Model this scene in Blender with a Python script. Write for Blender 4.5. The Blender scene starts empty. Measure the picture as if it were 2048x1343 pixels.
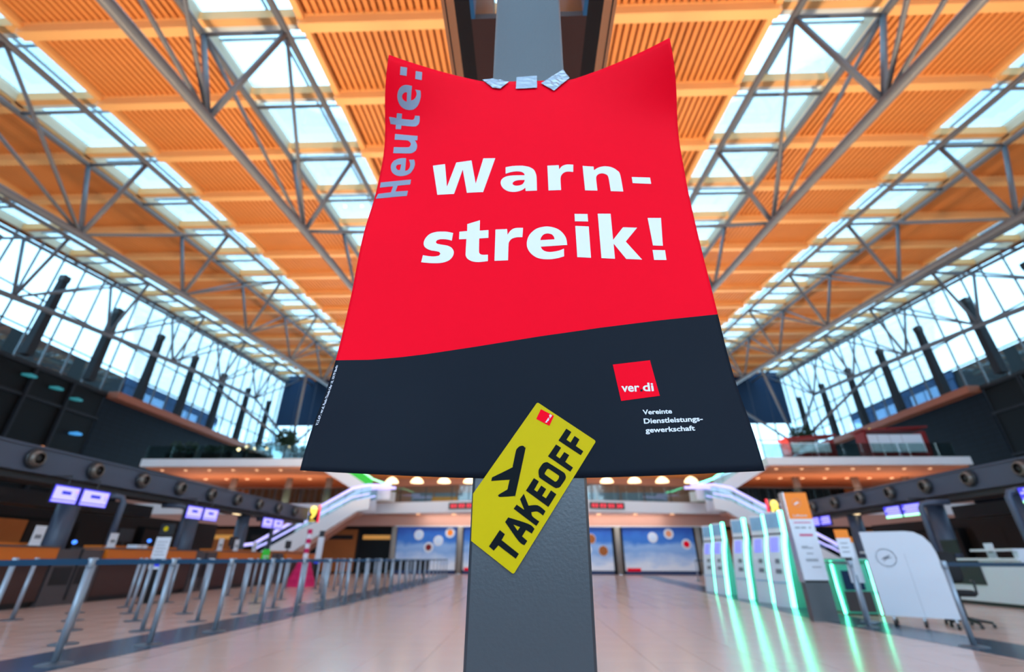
import bpy, math, random
from mathutils import Vector, Matrix, noise
from mathutils.geometry import delaunay_2d_cdt

random.seed(7)
SC = bpy.context.scene
COL = SC.collection
PI = math.pi

# ------------------------------------------------------------------ camera
CAM_ROT = Matrix(((0.99955385,0.01053548,0.02794813),(0.02972782,-0.44145814,-0.89678926),(0.00288982,0.89721999,-0.44157438)))
cam_data = bpy.data.cameras.new('camera')
cam_data.sensor_width = 36.0
cam_data.lens = 905.0 / 2048 * 36.0
cam_data.clip_start = 0.02
cam_data.clip_end = 600
cam_data.dof.use_dof = True
cam_data.dof.focus_distance = 0.70
cam_data.dof.aperture_fstop = 3.0
cam = bpy.data.objects.new('camera', cam_data)
cam.matrix_world = Matrix.Translation((0, 0, 1.0)) @ CAM_ROT.to_4x4()
COL.objects.link(cam)
SC.camera = cam

# ------------------------------------------------------------------ world and exposure
def lin(h):
    h = h.lstrip('#')
    out = []
    for i in (0, 2, 4):
        c = int(h[i:i + 2], 16) / 255
        out.append(c / 12.92 if c <= .04045 else ((c + .055) / 1.055) ** 2.4)
    return (*out, 1.0)

world = bpy.data.worlds.new('overcast_sky')
world.use_nodes = True
wn = world.node_tree
bgn = wn.nodes['Background']
tcw = wn.nodes.new('ShaderNodeTexCoord')
nzw = wn.nodes.new('ShaderNodeTexNoise')
nzw.inputs['Scale'].default_value = 1.6
rmw = wn.nodes.new('ShaderNodeValToRGB')
rmw.color_ramp.elements[0].position = .3
rmw.color_ramp.elements[0].color = (0.48, 0.74, 1.0, 1)
rmw.color_ramp.elements[1].position = .75
rmw.color_ramp.elements[1].color = (0.68, 0.87, 1.0, 1)
wn.links.new(tcw.outputs['Generated'], nzw.inputs['Vector'])
wn.links.new(nzw.outputs['Fac'], rmw.inputs['Fac'])
wn.links.new(rmw.outputs['Color'], bgn.inputs['Color'])
bgn.inputs['Strength'].default_value = 5.4
SC.world = world
SC.view_settings.view_transform = 'Standard'
SC.view_settings.look = 'None'
SC.view_settings.gamma = 1.0
SC.view_settings.use_curve_mapping = False
SC.view_settings.exposure = -0.1
SC.cycles.use_denoising = True
SC.cycles.max_bounces = 10
SC.cycles.diffuse_bounces = 5
SC.cycles.transparent_max_bounces = 16
SC.cycles.caustics_reflective = False
SC.cycles.caustics_refractive = False
SC.cycles.sample_clamp_indirect = 8.0

# added warm fill lights above ducts and balconies, brightening the timber ceiling
def ceiling_fill(x, y0, y1, z, power, tilt):
    ld = bpy.data.lights.new('ceiling_fill_light', 'AREA')
    ld.shape = 'RECTANGLE'; ld.size = .25; ld.size_y = y1 - y0
    ld.energy = power; ld.color = (1.0, .74, .48)
    o = bpy.data.objects.new('ceiling_fill_light', ld)
    o.location = (x, (y0 + y1) / 2, z)
    o.rotation_euler = (0, PI + tilt, 0)
    COL.objects.link(o)
    return o
def gallery_fill(x, y, z, w, d, power):  # added fill lights that brighten the balcony soffits and gallery ceiling from below
    ld = bpy.data.lights.new('gallery_fill_light', 'AREA')
    ld.shape = 'RECTANGLE'; ld.size = w; ld.size_y = d; ld.energy = power; ld.color = (1.0, .72, .52)
    o = bpy.data.objects.new('gallery_fill_light', ld); o.location = (x, y, z); o.rotation_euler = (PI, 0, 0)
    COL.objects.link(o)
gallery_fill(-21.5, 37.0, 4.95, 12, 1.5, 170); gallery_fill(24.0, 37.0, 4.95, 12, 1.5, 170); gallery_fill(1.0, 39.0, 4.95, 18, .8, 160)
wl_ = bpy.data.lights.new('poster_wall_washer', 'AREA'); wl_.shape = 'RECTANGLE'; wl_.size = 18; wl_.size_y = .2; wl_.energy = 190; wl_.color = (1.0, .93, .85)
wo_ = bpy.data.objects.new('poster_wall_washer', wl_); wo_.location = (1.2, 36.1, 3.97); wo_.rotation_euler = (.35, 0, 0); COL.objects.link(wo_)
CEILING_FILLS = [ceiling_fill(-16.2, 34.0, 44.0, 7.75, 2300, .1), ceiling_fill(18.2, 34.0, 44.0, 7.75, 2300, -.1), ceiling_fill(-12.9, 2, 27, 3.62, 4600, .25), ceiling_fill(14.1, 0, 24, 3.75, 4600, -.25)]

# ------------------------------------------------------------------ materials
MATS = {}
def mat(name, col, rough=.5, metal=0., spec=.5, vary=.06, scale=6., bump=0., emit=None, es=0., coat=0., wave=None):
    if name in MATS: return MATS[name]
    m = bpy.data.materials.new(name); m.use_nodes = True
    nt = m.node_tree; b = nt.nodes['Principled BSDF']
    c = lin(col) if isinstance(col, str) else col
    b.inputs['Roughness'].default_value = rough
    b.inputs['Metallic'].default_value = metal
    b.inputs['Specular IOR Level'].default_value = spec
    b.inputs['Coat Weight'].default_value = coat
    b.inputs['Coat Roughness'].default_value = .08
    tc = nt.nodes.new('ShaderNodeTexCoord')
    nz = nt.nodes.new('ShaderNodeTexNoise')
    nz.inputs['Scale'].default_value = scale
    nz.inputs['Detail'].default_value = 3
    nt.links.new(tc.outputs['Object'], nz.inputs['Vector'])
    mx = nt.nodes.new('ShaderNodeMixRGB')
    mx.inputs[1].default_value = tuple(max(0, v * (1 - vary)) for v in c[:3]) + (1,)
    mx.inputs[2].default_value = tuple(min(1, v * (1 + vary)) for v in c[:3]) + (1,)
    nt.links.new(nz.outputs['Fac'], mx.inputs[0])
    nt.links.new(mx.outputs[0], b.inputs['Base Color'])
    if bump:
        bp = nt.nodes.new('ShaderNodeBump'); bp.inputs['Strength'].default_value = bump
        bp.inputs['Distance'].default_value = .002
        nt.links.new(nz.outputs['Fac'], bp.inputs['Height'])
        nt.links.new(bp.outputs['Normal'], b.inputs['Normal'])
    if emit:
        b.inputs['Emission Color'].default_value = lin(emit) if isinstance(emit, str) else emit
        b.inputs['Emission Strength'].default_value = es
    MATS[name] = m
    return m

def brick_mat(name, c1, c2, mortar, w, h, rough=.3, spec=.5, msize=.012, axes='XY', offset=.5):
    m = bpy.data.materials.new(name); m.use_nodes = True
    nt = m.node_tree; b = nt.nodes['Principled BSDF']
    b.inputs['Roughness'].default_value = rough
    b.inputs['Specular IOR Level'].default_value = spec
    tc = nt.nodes.new('ShaderNodeTexCoord')
    vec = tc.outputs['Object']
    if axes != 'XY':
        sp = nt.nodes.new('ShaderNodeSeparateXYZ'); cb = nt.nodes.new('ShaderNodeCombineXYZ')
        nt.links.new(vec, sp.inputs[0])
        nt.links.new(sp.outputs[axes[0]], cb.inputs[0]); nt.links.new(sp.outputs[axes[1]], cb.inputs[1])
        vec = cb.outputs[0]
    br = nt.nodes.new('ShaderNodeTexBrick')
    br.offset = offset
    br.inputs['Color1'].default_value = lin(c1); br.inputs['Color2'].default_value = lin(c2)
    br.inputs['Mortar'].default_value = lin(mortar)
    br.inputs['Scale'].default_value = 1.0
    br.inputs['Mortar Size'].default_value = msize
    br.inputs['Brick Width'].default_value = w; br.inputs['Row Height'].default_value = h
    nt.links.new(vec, br.inputs['Vector'])
    nt.links.new(br.outputs['Color'], b.inputs['Base Color'])
    MATS[name] = m
    return m

def glass_mat(name, tint, refl=.10, rough=.02):
    m = bpy.data.materials.new(name); m.use_nodes = True
    nt = m.node_tree; out = nt.nodes['Material Output']
    nt.nodes.remove(nt.nodes['Principled BSDF'])
    tr = nt.nodes.new('ShaderNodeBsdfTransparent'); tr.inputs[0].default_value = lin(tint)
    gl = nt.nodes.new('ShaderNodeBsdfGlossy'); gl.inputs['Roughness'].default_value = rough
    fr = nt.nodes.new('ShaderNodeLayerWeight'); fr.inputs[0].default_value = .25
    ml = nt.nodes.new('ShaderNodeMath'); ml.operation = 'MULTIPLY_ADD'
    ml.inputs[1].default_value = .5; ml.inputs[2].default_value = refl
    mx = nt.nodes.new('ShaderNodeMixShader')
    nt.links.new(fr.outputs['Fresnel'], ml.inputs[0]); nt.links.new(ml.outputs[0], mx.inputs[0])
    nt.links.new(tr.outputs[0], mx.inputs[1]); nt.links.new(gl.outputs[0], mx.inputs[2])
    nt.links.new(mx.outputs[0], out.inputs[0])
    MATS[name] = m
    return m

mat('steel_paint', '#5c6068', .42, .0, .5, .05, 3)
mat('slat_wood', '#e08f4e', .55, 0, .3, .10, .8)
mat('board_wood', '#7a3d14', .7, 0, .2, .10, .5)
mat('beam_wood', '#f0b473', .5, 0, .35, .06, .6)
mat('upstand_paint', '#bdb9a4', .5, 0, .3, .05, 2)
mat('white_frame', '#d9e2e4', .4, 0, .5, .03, 2)
mat('dark_metal', '#23262b', .45, .2, .5, .05, 4)
mat('column_paint', '#39414a', .34, .15, 1.0, .06, 220, .12)
mat('red_print', '#f80024', .55, 0, .05, .015, 40)
mat('dark_print', '#131a25', .55, 0, .08, .03, 30)
mat('white_print', '#dfe3f0', .45, 0, .35, .01, 30)
mat('silver_print', '#7b869c', .40, .15, .5, .04, 20)
mat('tag_yellow', '#c8b100', .55, 0, .12, .03, 60)
mat('tag_ink', '#0a1218', .55, 0, .08, .03, 40)
mat('tape_silver', '#9fadbd', .26, .45, .6, .06, 90, .25)
mat('duct_grey', '#465166', .42, .1, .5, .04, 2)
mat('duct_dark', '#2a2c31', .5, .1, .5, .04, 2)
mat('black_plastic', '#0c0d10', .4, 0, .5, .1, 8)
mat('chrome', '#c9ccd0', .25, .9, .5, .03, 5)
mat('post_steel', '#8f9cab', .36, .35, .55, .04, 6)
mat('belt_blue', '#0f4a73', .6, 0, .3, .06, 12)
mat('counter_orange', '#c86a18', .45, 0, .4, .07, 3)
mat('counter_brown', '#3f2622', .5, 0, .4, .08, 2)
mat('counter_grey', '#4a4549', .5, 0, .4, .05, 3)
mat('white_panel', '#d6dde8', .4, 0, .45, .02, 3)
mat('slab_white', '#dfe0e4', .5, 0, .4, .02, 1)
mat('salmon_wall', '#b98b7c', .6, 0, .3, .04, 1)
mat('soffit_orange', '#e8966a', .55, 0, .3, .05, .6)
mat('lattice_wood', '#a05c2a', .6, 0, .3, .15, 5)
mat('shop_dark', '#1d1513', .6, 0, .3, .25, 1.5)
mat('night_dark', '#05070a', .6, 0, .2, .3, .7)
mat('ledge_brown', '#9a5940', .5, 0, .4, .08, 2)
mat('pillar_grey', '#24272d', .6, 0, .2, .06, 1.5)
mat('concrete', '#8d8983', .8, 0, .3, .08, 2)
mat('stone_stripe', '#2c4054', .22, 0, .5, .06, 2)
mat('tile_floor', '#cdb0a4', .20, 0, .5, .05, 1.3)
mat('floor_base', '#8c776d', .5, 0, .4, .05, 3)
mat('kiosk_white', '#dce6f0', .35, 0, .5, .03, 3)
mat('kiosk_blue', '#7fb2d6', .35, 0, .5, .2, 9)
mat('kiosk_side', '#57cfb0', .3, 0, .5, .03, 3)  # teal side; glow of the green light edge is put into the colour
mat('orange_sign', '#ff8a1a', .5, 0, .4, .03, 3)
mat('ink_grey', '#7c828c', .6, 0, .3, .05, 10)
mat('ink_pink', '#c6577f', .6, 0, .3, .05, 10)
mat('cloud_print', '#c9daf0', .45, 0, .4, .10, 1.5)
mat('navy_print', '#122b57', .45, 0, .4, .05, 4)
mat('leaf_green', '#16301c', .55, 0, .3, .35, 9)
mat('market_red', '#7a1414', .6, 0, .3, .1, 3)
mat('pink_cloth', '#c2185b', .6, 0, .3, .1, 6)
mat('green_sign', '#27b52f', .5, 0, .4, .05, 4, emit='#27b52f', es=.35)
mat('facade_blue', '#7f9fc4', .5, 0, .4, .08, .8)
mat('facade_dark', '#1d3858', .6, 0, .2, .08, .8)
mat('brown_panel', '#5a413c', .5, 0, .35, .06, 12)
mat('anodised', '#d9a57c', .16, .75, .6, .06, 3)  # orange of its reflections is put into the metal colour
mat('film_blue', '#2c84bd', .4, 0, .5, .05, 8)
mat('seat_black', '#15161a', .7, 0, .3, .1, 12)
# things that give off light
mat('green_light', '#2fe6a0', .4, emit=(0.12, 1.0, 0.56, 1), es=8.0)
mat('kiosk_screen', '#7c80e0', .4, emit=(0.22, 0.24, 0.85, 1), es=.8)
mat('screen_glow', '#2a2ad0', .4, emit=(0.08, 0.07, 0.95, 1), es=1.0)
mat('screen_white', '#d0d0ff', .4, emit=(0.40, 0.36, 1.0, 1), es=1.0)
mat('screen_ink', '#1626a8', .4, emit=(0.02, 0.03, 0.55, 1), es=.9)
mat('rail_light', '#cfc8ff', .4, emit=(0.50, 0.46, 1.0, 1), es=1.15)
mat('warm_lamp', '#ffd9a0', .4, emit=(1.0, 0.74, 0.42, 1), es=3.2)
mat('warm_dot', '#ffd9a0', .4, emit=(1.0, 0.62, 0.34, 1), es=9.0)
mat('soft_dot', '#ffd9a0', .4, emit=(1.0, 0.55, 0.30, 1), es=2.2)
mat('nozzle_grey', '#6d6660', .35, .3, .5, .05, 5)
mat('nozzle_dark', '#2d3036', .4, .2, .5, .05, 5)
mat('base_steel', '#4b5561', .4, .3, .5, .05, 5)
mat('foot_steel', '#5c6064', .32, .6, .5, .05, 5)
mat('bar_grey', '#7f97a6', .4, 0, .5, .04, 3)
mat('teal_glow', '#2a7f88', .4, emit=(0.03, 0.40, 0.45, 1), es=.28)  # teal and azure stand for reflections in the dark curtain wall
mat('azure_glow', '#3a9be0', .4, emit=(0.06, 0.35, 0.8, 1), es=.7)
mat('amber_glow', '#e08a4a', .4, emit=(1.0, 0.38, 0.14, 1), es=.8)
mat('yellow_light', '#ffd84a', .4, emit=(1.0, 0.72, 0.12, 1), es=1.2)
mat('red_light', '#ff2038', .4, emit=(1.0, 0.01, 0.05, 1), es=1.2)
mat('blue_lamp', '#2f6bff', .4, emit=(0.06, 0.25, 1.0, 1), es=2.0)
mat('shop_glow', '#c8872c', .5, emit=(1.0, 0.50, 0.14, 1), es=.30)
mat('exit_glow', '#b8ffcf', .5, emit=(0.35, 1.0, 0.55, 1), es=2.0)
glass_mat('clear_glass', '#dcebf0', .05)
glass_mat('entrance_glass', '#fdfeff', .03)
glass_mat('rail_glass', '#cfe0de', .08)
glass_mat('dark_glass', '#16323a', .16)
def poster_mat(name):
    m = bpy.data.materials.new(name); m.use_nodes = True
    nt = m.node_tree; b = nt.nodes['Principled BSDF']; b.inputs['Roughness'].default_value = .5
    tc = nt.nodes.new('ShaderNodeTexCoord'); sp = nt.nodes.new('ShaderNodeSeparateXYZ')
    nz = nt.nodes.new('ShaderNodeTexNoise'); nz.inputs['Scale'].default_value = 4; nz.inputs['Detail'].default_value = 4
    ad = nt.nodes.new('ShaderNodeMath'); ad.operation = 'MULTIPLY_ADD'; ad.inputs[1].default_value = .45
    sb = nt.nodes.new('ShaderNodeMath'); sb.operation = 'SUBTRACT'; sb.inputs[1].default_value = .22
    rp = nt.nodes.new('ShaderNodeValToRGB'); e = rp.color_ramp.elements
    e[0].position = .12; e[0].color = lin('#e4e9f2'); e[1].position = .95; e[1].color = lin('#0d4fb0')
    for p, c in ((.25, '#b9cfec'), (.42, '#7fa9df'), (.55, '#8fb4e4'), (.70, '#2c74cc')):
        q = e.new(p); q.color = lin(c)
    nt.links.new(tc.outputs['Generated'], sp.inputs[0]); nt.links.new(tc.outputs['Generated'], nz.inputs['Vector'])
    nt.links.new(nz.outputs['Fac'], ad.inputs[0]); nt.links.new(sp.outputs['Z'], ad.inputs[2])
    nt.links.new(ad.outputs[0], sb.inputs[0]); nt.links.new(sb.outputs[0], rp.inputs[0]); nt.links.new(rp.outputs[0], b.inputs['Base Color'])
    MATS[name] = m
poster_mat('sky_print')
brick_mat('floor_tiles', '#cdb0a4', '#c4a698', '#7d6a62', .6, .6, .20, .5, .008, 'XY', 0)
brick_mat('wall_tiles', '#0e1621', '#0b131e', '#060a10', .9, .45, .6, .15, .03, 'YZ', 0)

# ------------------------------------------------------------------ mesh helpers
class MB:
    def __init__(s): s.v = []; s.f = []; s.mi = []; s.cur = 0
    def add(s, vs, fs):
        o = len(s.v); s.v += [tuple(p) for p in vs]
        s.f += [tuple(i + o for i in f) for f in fs]; s.mi += [s.cur] * len(fs); return s
    def box(s, x0, x1, y0, y1, z0, z1):
        return s.add([(x0, y0, z0), (x1, y0, z0), (x1, y1, z0), (x0, y1, z0), (x0, y0, z1), (x1, y0, z1), (x1, y1, z1), (x0, y1, z1)],
                     [(0, 3, 2, 1), (4, 5, 6, 7), (0, 1, 5, 4), (1, 2, 6, 5), (2, 3, 7, 6), (3, 0, 4, 7)])
    def tube(s, p0, p1, r0, r1=None, n=8):
        return s.path([p0, p1], [r0, r0 if r1 is None else r1], n)
    def path(s, pts, rs, n=8):
        pts = [Vector(p) for p in pts]
        if not isinstance(rs, (list, tuple)): rs = [rs] * len(pts)
        vs = []; k = len(pts); up = None
        for i, p in enumerate(pts):
            t = (pts[min(i + 1, k - 1)] - pts[max(i - 1, 0)]).normalized()
            if up is None: up = Vector((0, 0, 1)) if abs(t.z) < .9 else Vector((1, 0, 0))
            a = t.cross(up).normalized(); b = a.cross(t).normalized()
            for j in range(n):
                w = 2 * PI * j / n
                vs.append(p + (a * math.cos(w) + b * math.sin(w)) * rs[i])
        fs = [(i * n + j, i * n + (j + 1) % n, (i + 1) * n + (j + 1) % n, (i + 1) * n + j) for i in range(k - 1) for j in range(n)]
        fs += [tuple(range(n - 1, -1, -1)), tuple((k - 1) * n + j for j in range(n))]
        return s.add(vs, fs)
    def prism(s, poly, fn, d0, d1):
        n = len(poly)
        vs = [fn(a, b, d0) for a, b in poly] + [fn(a, b, d1) for a, b in poly]
        fs = [tuple(range(n - 1, -1, -1)), tuple(range(n, 2 * n))] + [(i, (i + 1) % n, (i + 1) % n + n, i + n) for i in range(n)]
        return s.add(vs, fs)
    def lathe(s, prof, n=16, c=(0, 0, 0), axis='Z', cap=True):
        vs = []; k = len(prof)
        for r, z in prof:
            for j in range(n):
                w = 2 * PI * j / n; a, b = r * math.cos(w), r * math.sin(w)
                p = {'Z': (a, b, z), 'X': (z, a, b), 'Y': (a, z, b)}[axis]
                vs.append((c[0] + p[0], c[1] + p[1], c[2] + p[2]))
        fs = [(i * n + j, i * n + (j + 1) % n, (i + 1) * n + (j + 1) % n, (i + 1) * n + j) for i in range(k - 1) for j in range(n)]
        if cap: fs += [tuple(range(n - 1, -1, -1)), tuple((k - 1) * n + j for j in range(n))]
        return s.add(vs, fs)
    def mesh(s, name, *mats, smooth=False):
        me = bpy.data.meshes.new(name); me.from_pydata(s.v, [], s.f)
        for m in mats: me.materials.append(MATS[m])
        if len(mats) > 1: me.polygons.foreach_set('material_index', s.mi)
        if smooth: me.polygons.foreach_set('use_smooth', [True] * len(me.polygons))
        me.update(); return me
    def build(s, name, mats, parent=None, smooth=False, loc=(0, 0, 0)):
        if isinstance(mats, str): mats = (mats,)
        return link(name, s.mesh(name, *mats, smooth=smooth), parent, loc)

def link(name, me, parent=None, loc=(0, 0, 0), rot=(0, 0, 0), scale=(1, 1, 1)):
    o = bpy.data.objects.new(name, me); COL.objects.link(o)
    o.parent = parent; o.location = loc; o.rotation_euler = rot; o.scale = scale
    return o

UNIT = {}
def pbox(name, m, parent, x0, x1, y0, y1, z0, z1, rot=(0, 0, 0)):
    """a box part that shares one unit block per material"""
    if m not in UNIT: UNIT[m] = MB().box(-.5, .5, -.5, .5, -.5, .5).mesh('block_' + m, m)
    return link(name, UNIT[m], parent, ((x0 + x1) / 2, (y0 + y1) / 2, (z0 + z1) / 2), rot, (x1 - x0, y1 - y0, z1 - z0))

def tag(o, label=None, cat=None, group=None, kind=None):
    if label: o['label'] = label
    if cat: o['category'] = cat
    if group: o['group'] = group
    if kind: o['kind'] = kind
    return o
def thing(name, label, cat, loc=(0, 0, 0), rz=0, group=None):
    o = bpy.data.objects.new(name, None); COL.objects.link(o); o.empty_display_size = .1
    o.location = loc; o.rotation_euler = (0, 0, rz)
    return tag(o, label, cat, group)
def struct(name, loc=(0, 0, 0)):
    o = bpy.data.objects.new(name, None); COL.objects.link(o); o.location = loc
    o['kind'] = 'structure'; return o
def copy_tree(o, parent=None):
    c = o.copy(); COL.objects.link(c); c.parent = parent
    for ch in o.children: copy_tree(ch, c)
    return c
ORD = ['first', 'second', 'third', 'fourth', 'fifth', 'sixth', 'seventh', 'eighth', 'ninth', 'tenth', 'eleventh', 'twelfth', 'thirteenth', 'fourteenth',
       'fifteenth', 'sixteenth', 'seventeenth', 'eighteenth', 'nineteenth', 'twentieth', 'twenty-first', 'twenty-second', 'twenty-third', 'twenty-fourth']

def text2d(s, bold=0.0):
    """flat outline of a line of text: list of (x, y) and faces, cap height about .7"""
    cu = bpy.data.curves.new('txt', 'FONT'); cu.body = s; cu.offset = bold; cu.resolution_u = 3; cu.fill_mode = 'FRONT'
    o = bpy.data.objects.new('txt', cu); COL.objects.link(o)
    dg = bpy.context.evaluated_depsgraph_get()
    me = bpy.data.meshes.new_from_object(o.evaluated_get(dg))
    vs = [(v.co.x, v.co.y) for v in me.vertices]; fs = [tuple(p.vertices) for p in me.polygons]
    bpy.data.objects.remove(o); bpy.data.curves.remove(cu); bpy.data.meshes.remove(me)
    return vs, fs
def text_mb(s, bold, fn, width=None, height=None, x0=0., y0=0., center=False):
    """text scaled to a width, mapped through fn(a, b)"""
    vs, fs = text2d(s, bold)
    if not vs: return MB()
    xa, xb = min(v[0] for v in vs), max(v[0] for v in vs)
    k = width / (xb - xa) if width else 1.
    kh = k if height is None else height / .7
    off = -(xa + xb) / 2 if center else -xa
    m = MB(); m.add([fn(x0 + (v[0] + off) * k, y0 + v[1] * kh) for v in vs], fs)
    return m

def smooth_loop(pts, corner=40):
    """round the gentle bends of a traced outline, keep its corners"""
    n = len(pts); P = [Vector(p) for p in pts]; cor = []
    for i in range(n):
        a = P[i] - P[i - 1]; b = P[(i + 1) % n] - P[i]
        cor.append(math.degrees(a.angle(b, 0)) > corner)
    out = []
    for i in range(n):
        p1, p2 = P[i], P[(i + 1) % n]
        out.append(tuple(p1))
        if cor[i] and cor[(i + 1) % n]: continue
        p0 = P[i - 1] if not cor[i] else p1 + (p1 - p2) * .0
        p3 = P[(i + 2) % n] if not cor[(i + 1) % n] else p2
        for u in (.25, .5, .75):
            out.append(tuple(.5 * (2 * p1 + (p2 - p0) * u + (2 * p0 - 5 * p1 + 4 * p2 - p3) * u * u + (3 * p1 - p0 - 3 * p2 + p3) * u ** 3)))
    return out
def fill_loops(loops, step):
    """triangulate an outline with holes, with extra inner points so that it can follow a bent surface"""
    vs = []; faces = []
    for lp in loops:
        b = len(vs); q = []
        for i, p in enumerate(lp):
            p = Vector(p); nx = Vector(lp[(i + 1) % len(lp)]); d = (nx - p).length
            k = max(1, int(d / step))
            for j in range(k): q.append(p.lerp(nx, j / k))
        vs += q; faces.append(list(range(b, b + len(q))))
    xs = [v.x for v in vs]; ys = [v.y for v in vs]
    x = min(xs) + step / 2
    while x < max(xs):
        y = min(ys) + step / 2
        while y < max(ys):
            vs.append(Vector((x + .013 * y, y + .011 * x))); y += step
        x += step
    r = delaunay_2d_cdt(vs, [], faces, 2 if len(loops) > 1 else 1, 1e-6)
    return [tuple(v) for v in r[0]], [tuple(f) for f in r[2]]

# ================================================================== the setting
X0, SPAN, N0, BAY = .6, 12.0, 3.4, 3.75
def yN(n): return N0 + BAY * n
def zL(y): return 13.7 + .155 * y - .00082 * y * y
def zU(y): return zL(y) + 5.1
NA, NB = -4, 17
TRX = [X0 + SPAN * k for k in range(-3, 4)]
XL, XR = -38.0, 39.2
HW = 2.15

# ---- floor: pink-beige stone tiles, real ones in front of the camera
TX0, TX1, TY0, TY1, TS = -4.2, 5.0, 3.0, 12.0, .6
fl = MB()
fl.box(-60, TX0, -40, 70, -.2, 0); fl.box(TX1, 62, -40, 70, -.2, 0)
fl.box(TX0, TX1, -40, TY0, -.2, 0); fl.box(TX0, TX1, TY1, 70, -.2, 0)
fl.box(TX0, TX1, TY0, TY1, -.2, -.006)
floor = tag(fl.build('floor', 'floor_tiles'), 'pink-beige polished stone tile floor of the departure hall', 'floor', kind='structure')
nx, ny = round((TX1 - TX0) / TS), round((TY1 - TY0) / TS)
tw, th_ = (TX1 - TX0) / nx, (TY1 - TY0) / ny
tile_me = MB().prism([(-tw / 2 + .002, -th_ / 2 + .002), (tw / 2 - .002, -th_ / 2 + .002), (tw / 2 - .002, th_ / 2 - .002), (-tw / 2 + .002, th_ / 2 - .002)],
                     lambda a, b, d: (a, b, d), -.008, 0).mesh('tile', 'tile_floor')
for i in range(nx):
    for j in range(ny):
        link('tile', tile_me, floor, (TX0 + (i + .5) * tw, TY0 + (j + .5) * th_, random.uniform(-.0006, .0006)))
def stripe(name, inner, outer, label):
    m = MB(); k = len(inner)
    vs = [(x, y, .003) for x, y in inner] + [(x, y, .003) for x, y in outer] + [(x, y, -.01) for x, y in inner] + [(x, y, -.01) for x, y in outer]
    fs = []
    for i in range(k - 1):
        fs += [(i, i + 1, k + i + 1, k + i), (i, 2 * k + i, 2 * k + i + 1, i + 1), (k + i, k + i + 1, 3 * k + i + 1, 3 * k + i)]
    m.add(vs, fs)
    return tag(m.build(name, 'stone_stripe'), label, 'floor stripe', kind='structure')
LIN = [(-5.1, 1.0), (-4.95, 3.5), (-4.70, 5.08), (-4.45, 9), (-4.33, 12.7), (-4.45, 20), (-4.95, 35)]
stripe('trim_1', LIN, [(x - .98 - .004 * y, y) for x, y in LIN], 'blue-grey stone stripe in the floor below the front row of posts')
RIN = [(6.0, 1.0), (5.75, 4.5), (5.55, 6.3), (5.36, 10.2), (5.85, 16), (7.6, 35)]
stripe('trim_2', RIN, [(x + 1.0, y) for x, y in RIN], 'blue-grey stone stripe in the floor below the check-in kiosks')
def lerp_tab(tab, y):
    for (xa, ya), (xb, yb) in zip(tab, tab[1:]):
        if y <= yb: return xa + (xb - xa) * (y - ya) / (yb - ya)
    return tab[-1][0]

# ---- timber ceiling: boards, purlins and slats between the skylight bands
def seg_rot(n):
    ya, yb = yN(n), yN(n + 1)
    return math.atan2(zU(yb) - zU(ya), BAY)
ROOF = .95                                          # board height above the upper chords
cb = MB()
strips = [(TRX[i] + HW, TRX[i + 1] - HW) for i in range(6)]
for xa, xb in strips + [(XL - .6, TRX[0] - HW), (TRX[6] + HW, XR + .6)]:
    for n in range(NA, NB):
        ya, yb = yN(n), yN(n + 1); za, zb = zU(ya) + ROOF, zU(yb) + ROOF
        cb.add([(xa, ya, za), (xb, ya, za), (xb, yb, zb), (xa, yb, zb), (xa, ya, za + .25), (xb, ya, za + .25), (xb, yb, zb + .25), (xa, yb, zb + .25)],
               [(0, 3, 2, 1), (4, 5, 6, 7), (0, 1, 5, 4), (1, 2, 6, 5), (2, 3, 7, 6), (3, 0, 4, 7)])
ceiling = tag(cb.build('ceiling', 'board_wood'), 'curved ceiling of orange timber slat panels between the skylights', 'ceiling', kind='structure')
pur = MB().box(-.5, .5, -.21, .21, -.58, 0).box(-.5, .5, -.27, .27, -.16, 0).mesh('roof_beam', 'beam_wood')
for xa, xb in strips:
    for n in range(NA, NB + 1):
        link('roof_beam', pur, ceiling, ((xa + xb) / 2, yN(n), zU(yN(n)) + ROOF), (seg_rot(min(n, NB - 1)), 0, 0), (xb - xa, 1, 1))
for xa, xb in strips:
    for x, sg in ((xa, 1), (xb, -1)):
        m = MB()
        for n in range(NA, NB):
            ya, yb = yN(n), yN(n + 1); za, zb = zU(ya) + ROOF, zU(yb) + ROOF
            x1, x2 = sorted((x, x + sg * .26))
            m.add([(x1, ya, za - .34), (x2, ya, za - .34), (x2, yb, zb - .34), (x1, yb, zb - .34), (x1, ya, za), (x2, ya, za), (x2, yb, zb), (x1, yb, zb)],
                  [(0, 3, 2, 1), (4, 5, 6, 7), (0, 1, 5, 4), (1, 2, 6, 5), (2, 3, 7, 6), (3, 0, 4, 7)])
        m.build('edge_board', 'beam_wood', ceiling)
RT = CAM_ROT.transposed()
def to_px(p):
    c = RT @ (Vector(p) - Vector((0, 0, 1)))
    if c.z > -.05: return None
    return 1024 + 905 * c.x / -c.z, 671.5 - 905 * c.y / -c.z
SP = .30
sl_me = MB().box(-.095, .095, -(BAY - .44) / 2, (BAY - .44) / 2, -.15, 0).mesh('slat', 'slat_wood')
slots = []
for xa, xb in strips:
    k = int((xb - xa - .56) / SP)
    for n in range(NA, NB):
        ym = (yN(n) + yN(n + 1)) / 2; zm = (zU(yN(n)) + zU(yN(n + 1))) / 2 + ROOF
        for j in range(k):
            x = (xa + xb) / 2 + (j - (k - 1) / 2) * SP
            q = to_px((x, ym, zm))
            vis = q is not None and -40 < q[0] < 2088 and -60 < q[1] < 1343 and not (790 < q[0] < 1340 and q[1] > 120)
            slots.append((0 if vis else 1, (Vector((x, ym, zm)) - Vector((0, 0, 1))).length, x, ym, zm, n))
slots.sort()
rest = MB()
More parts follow.
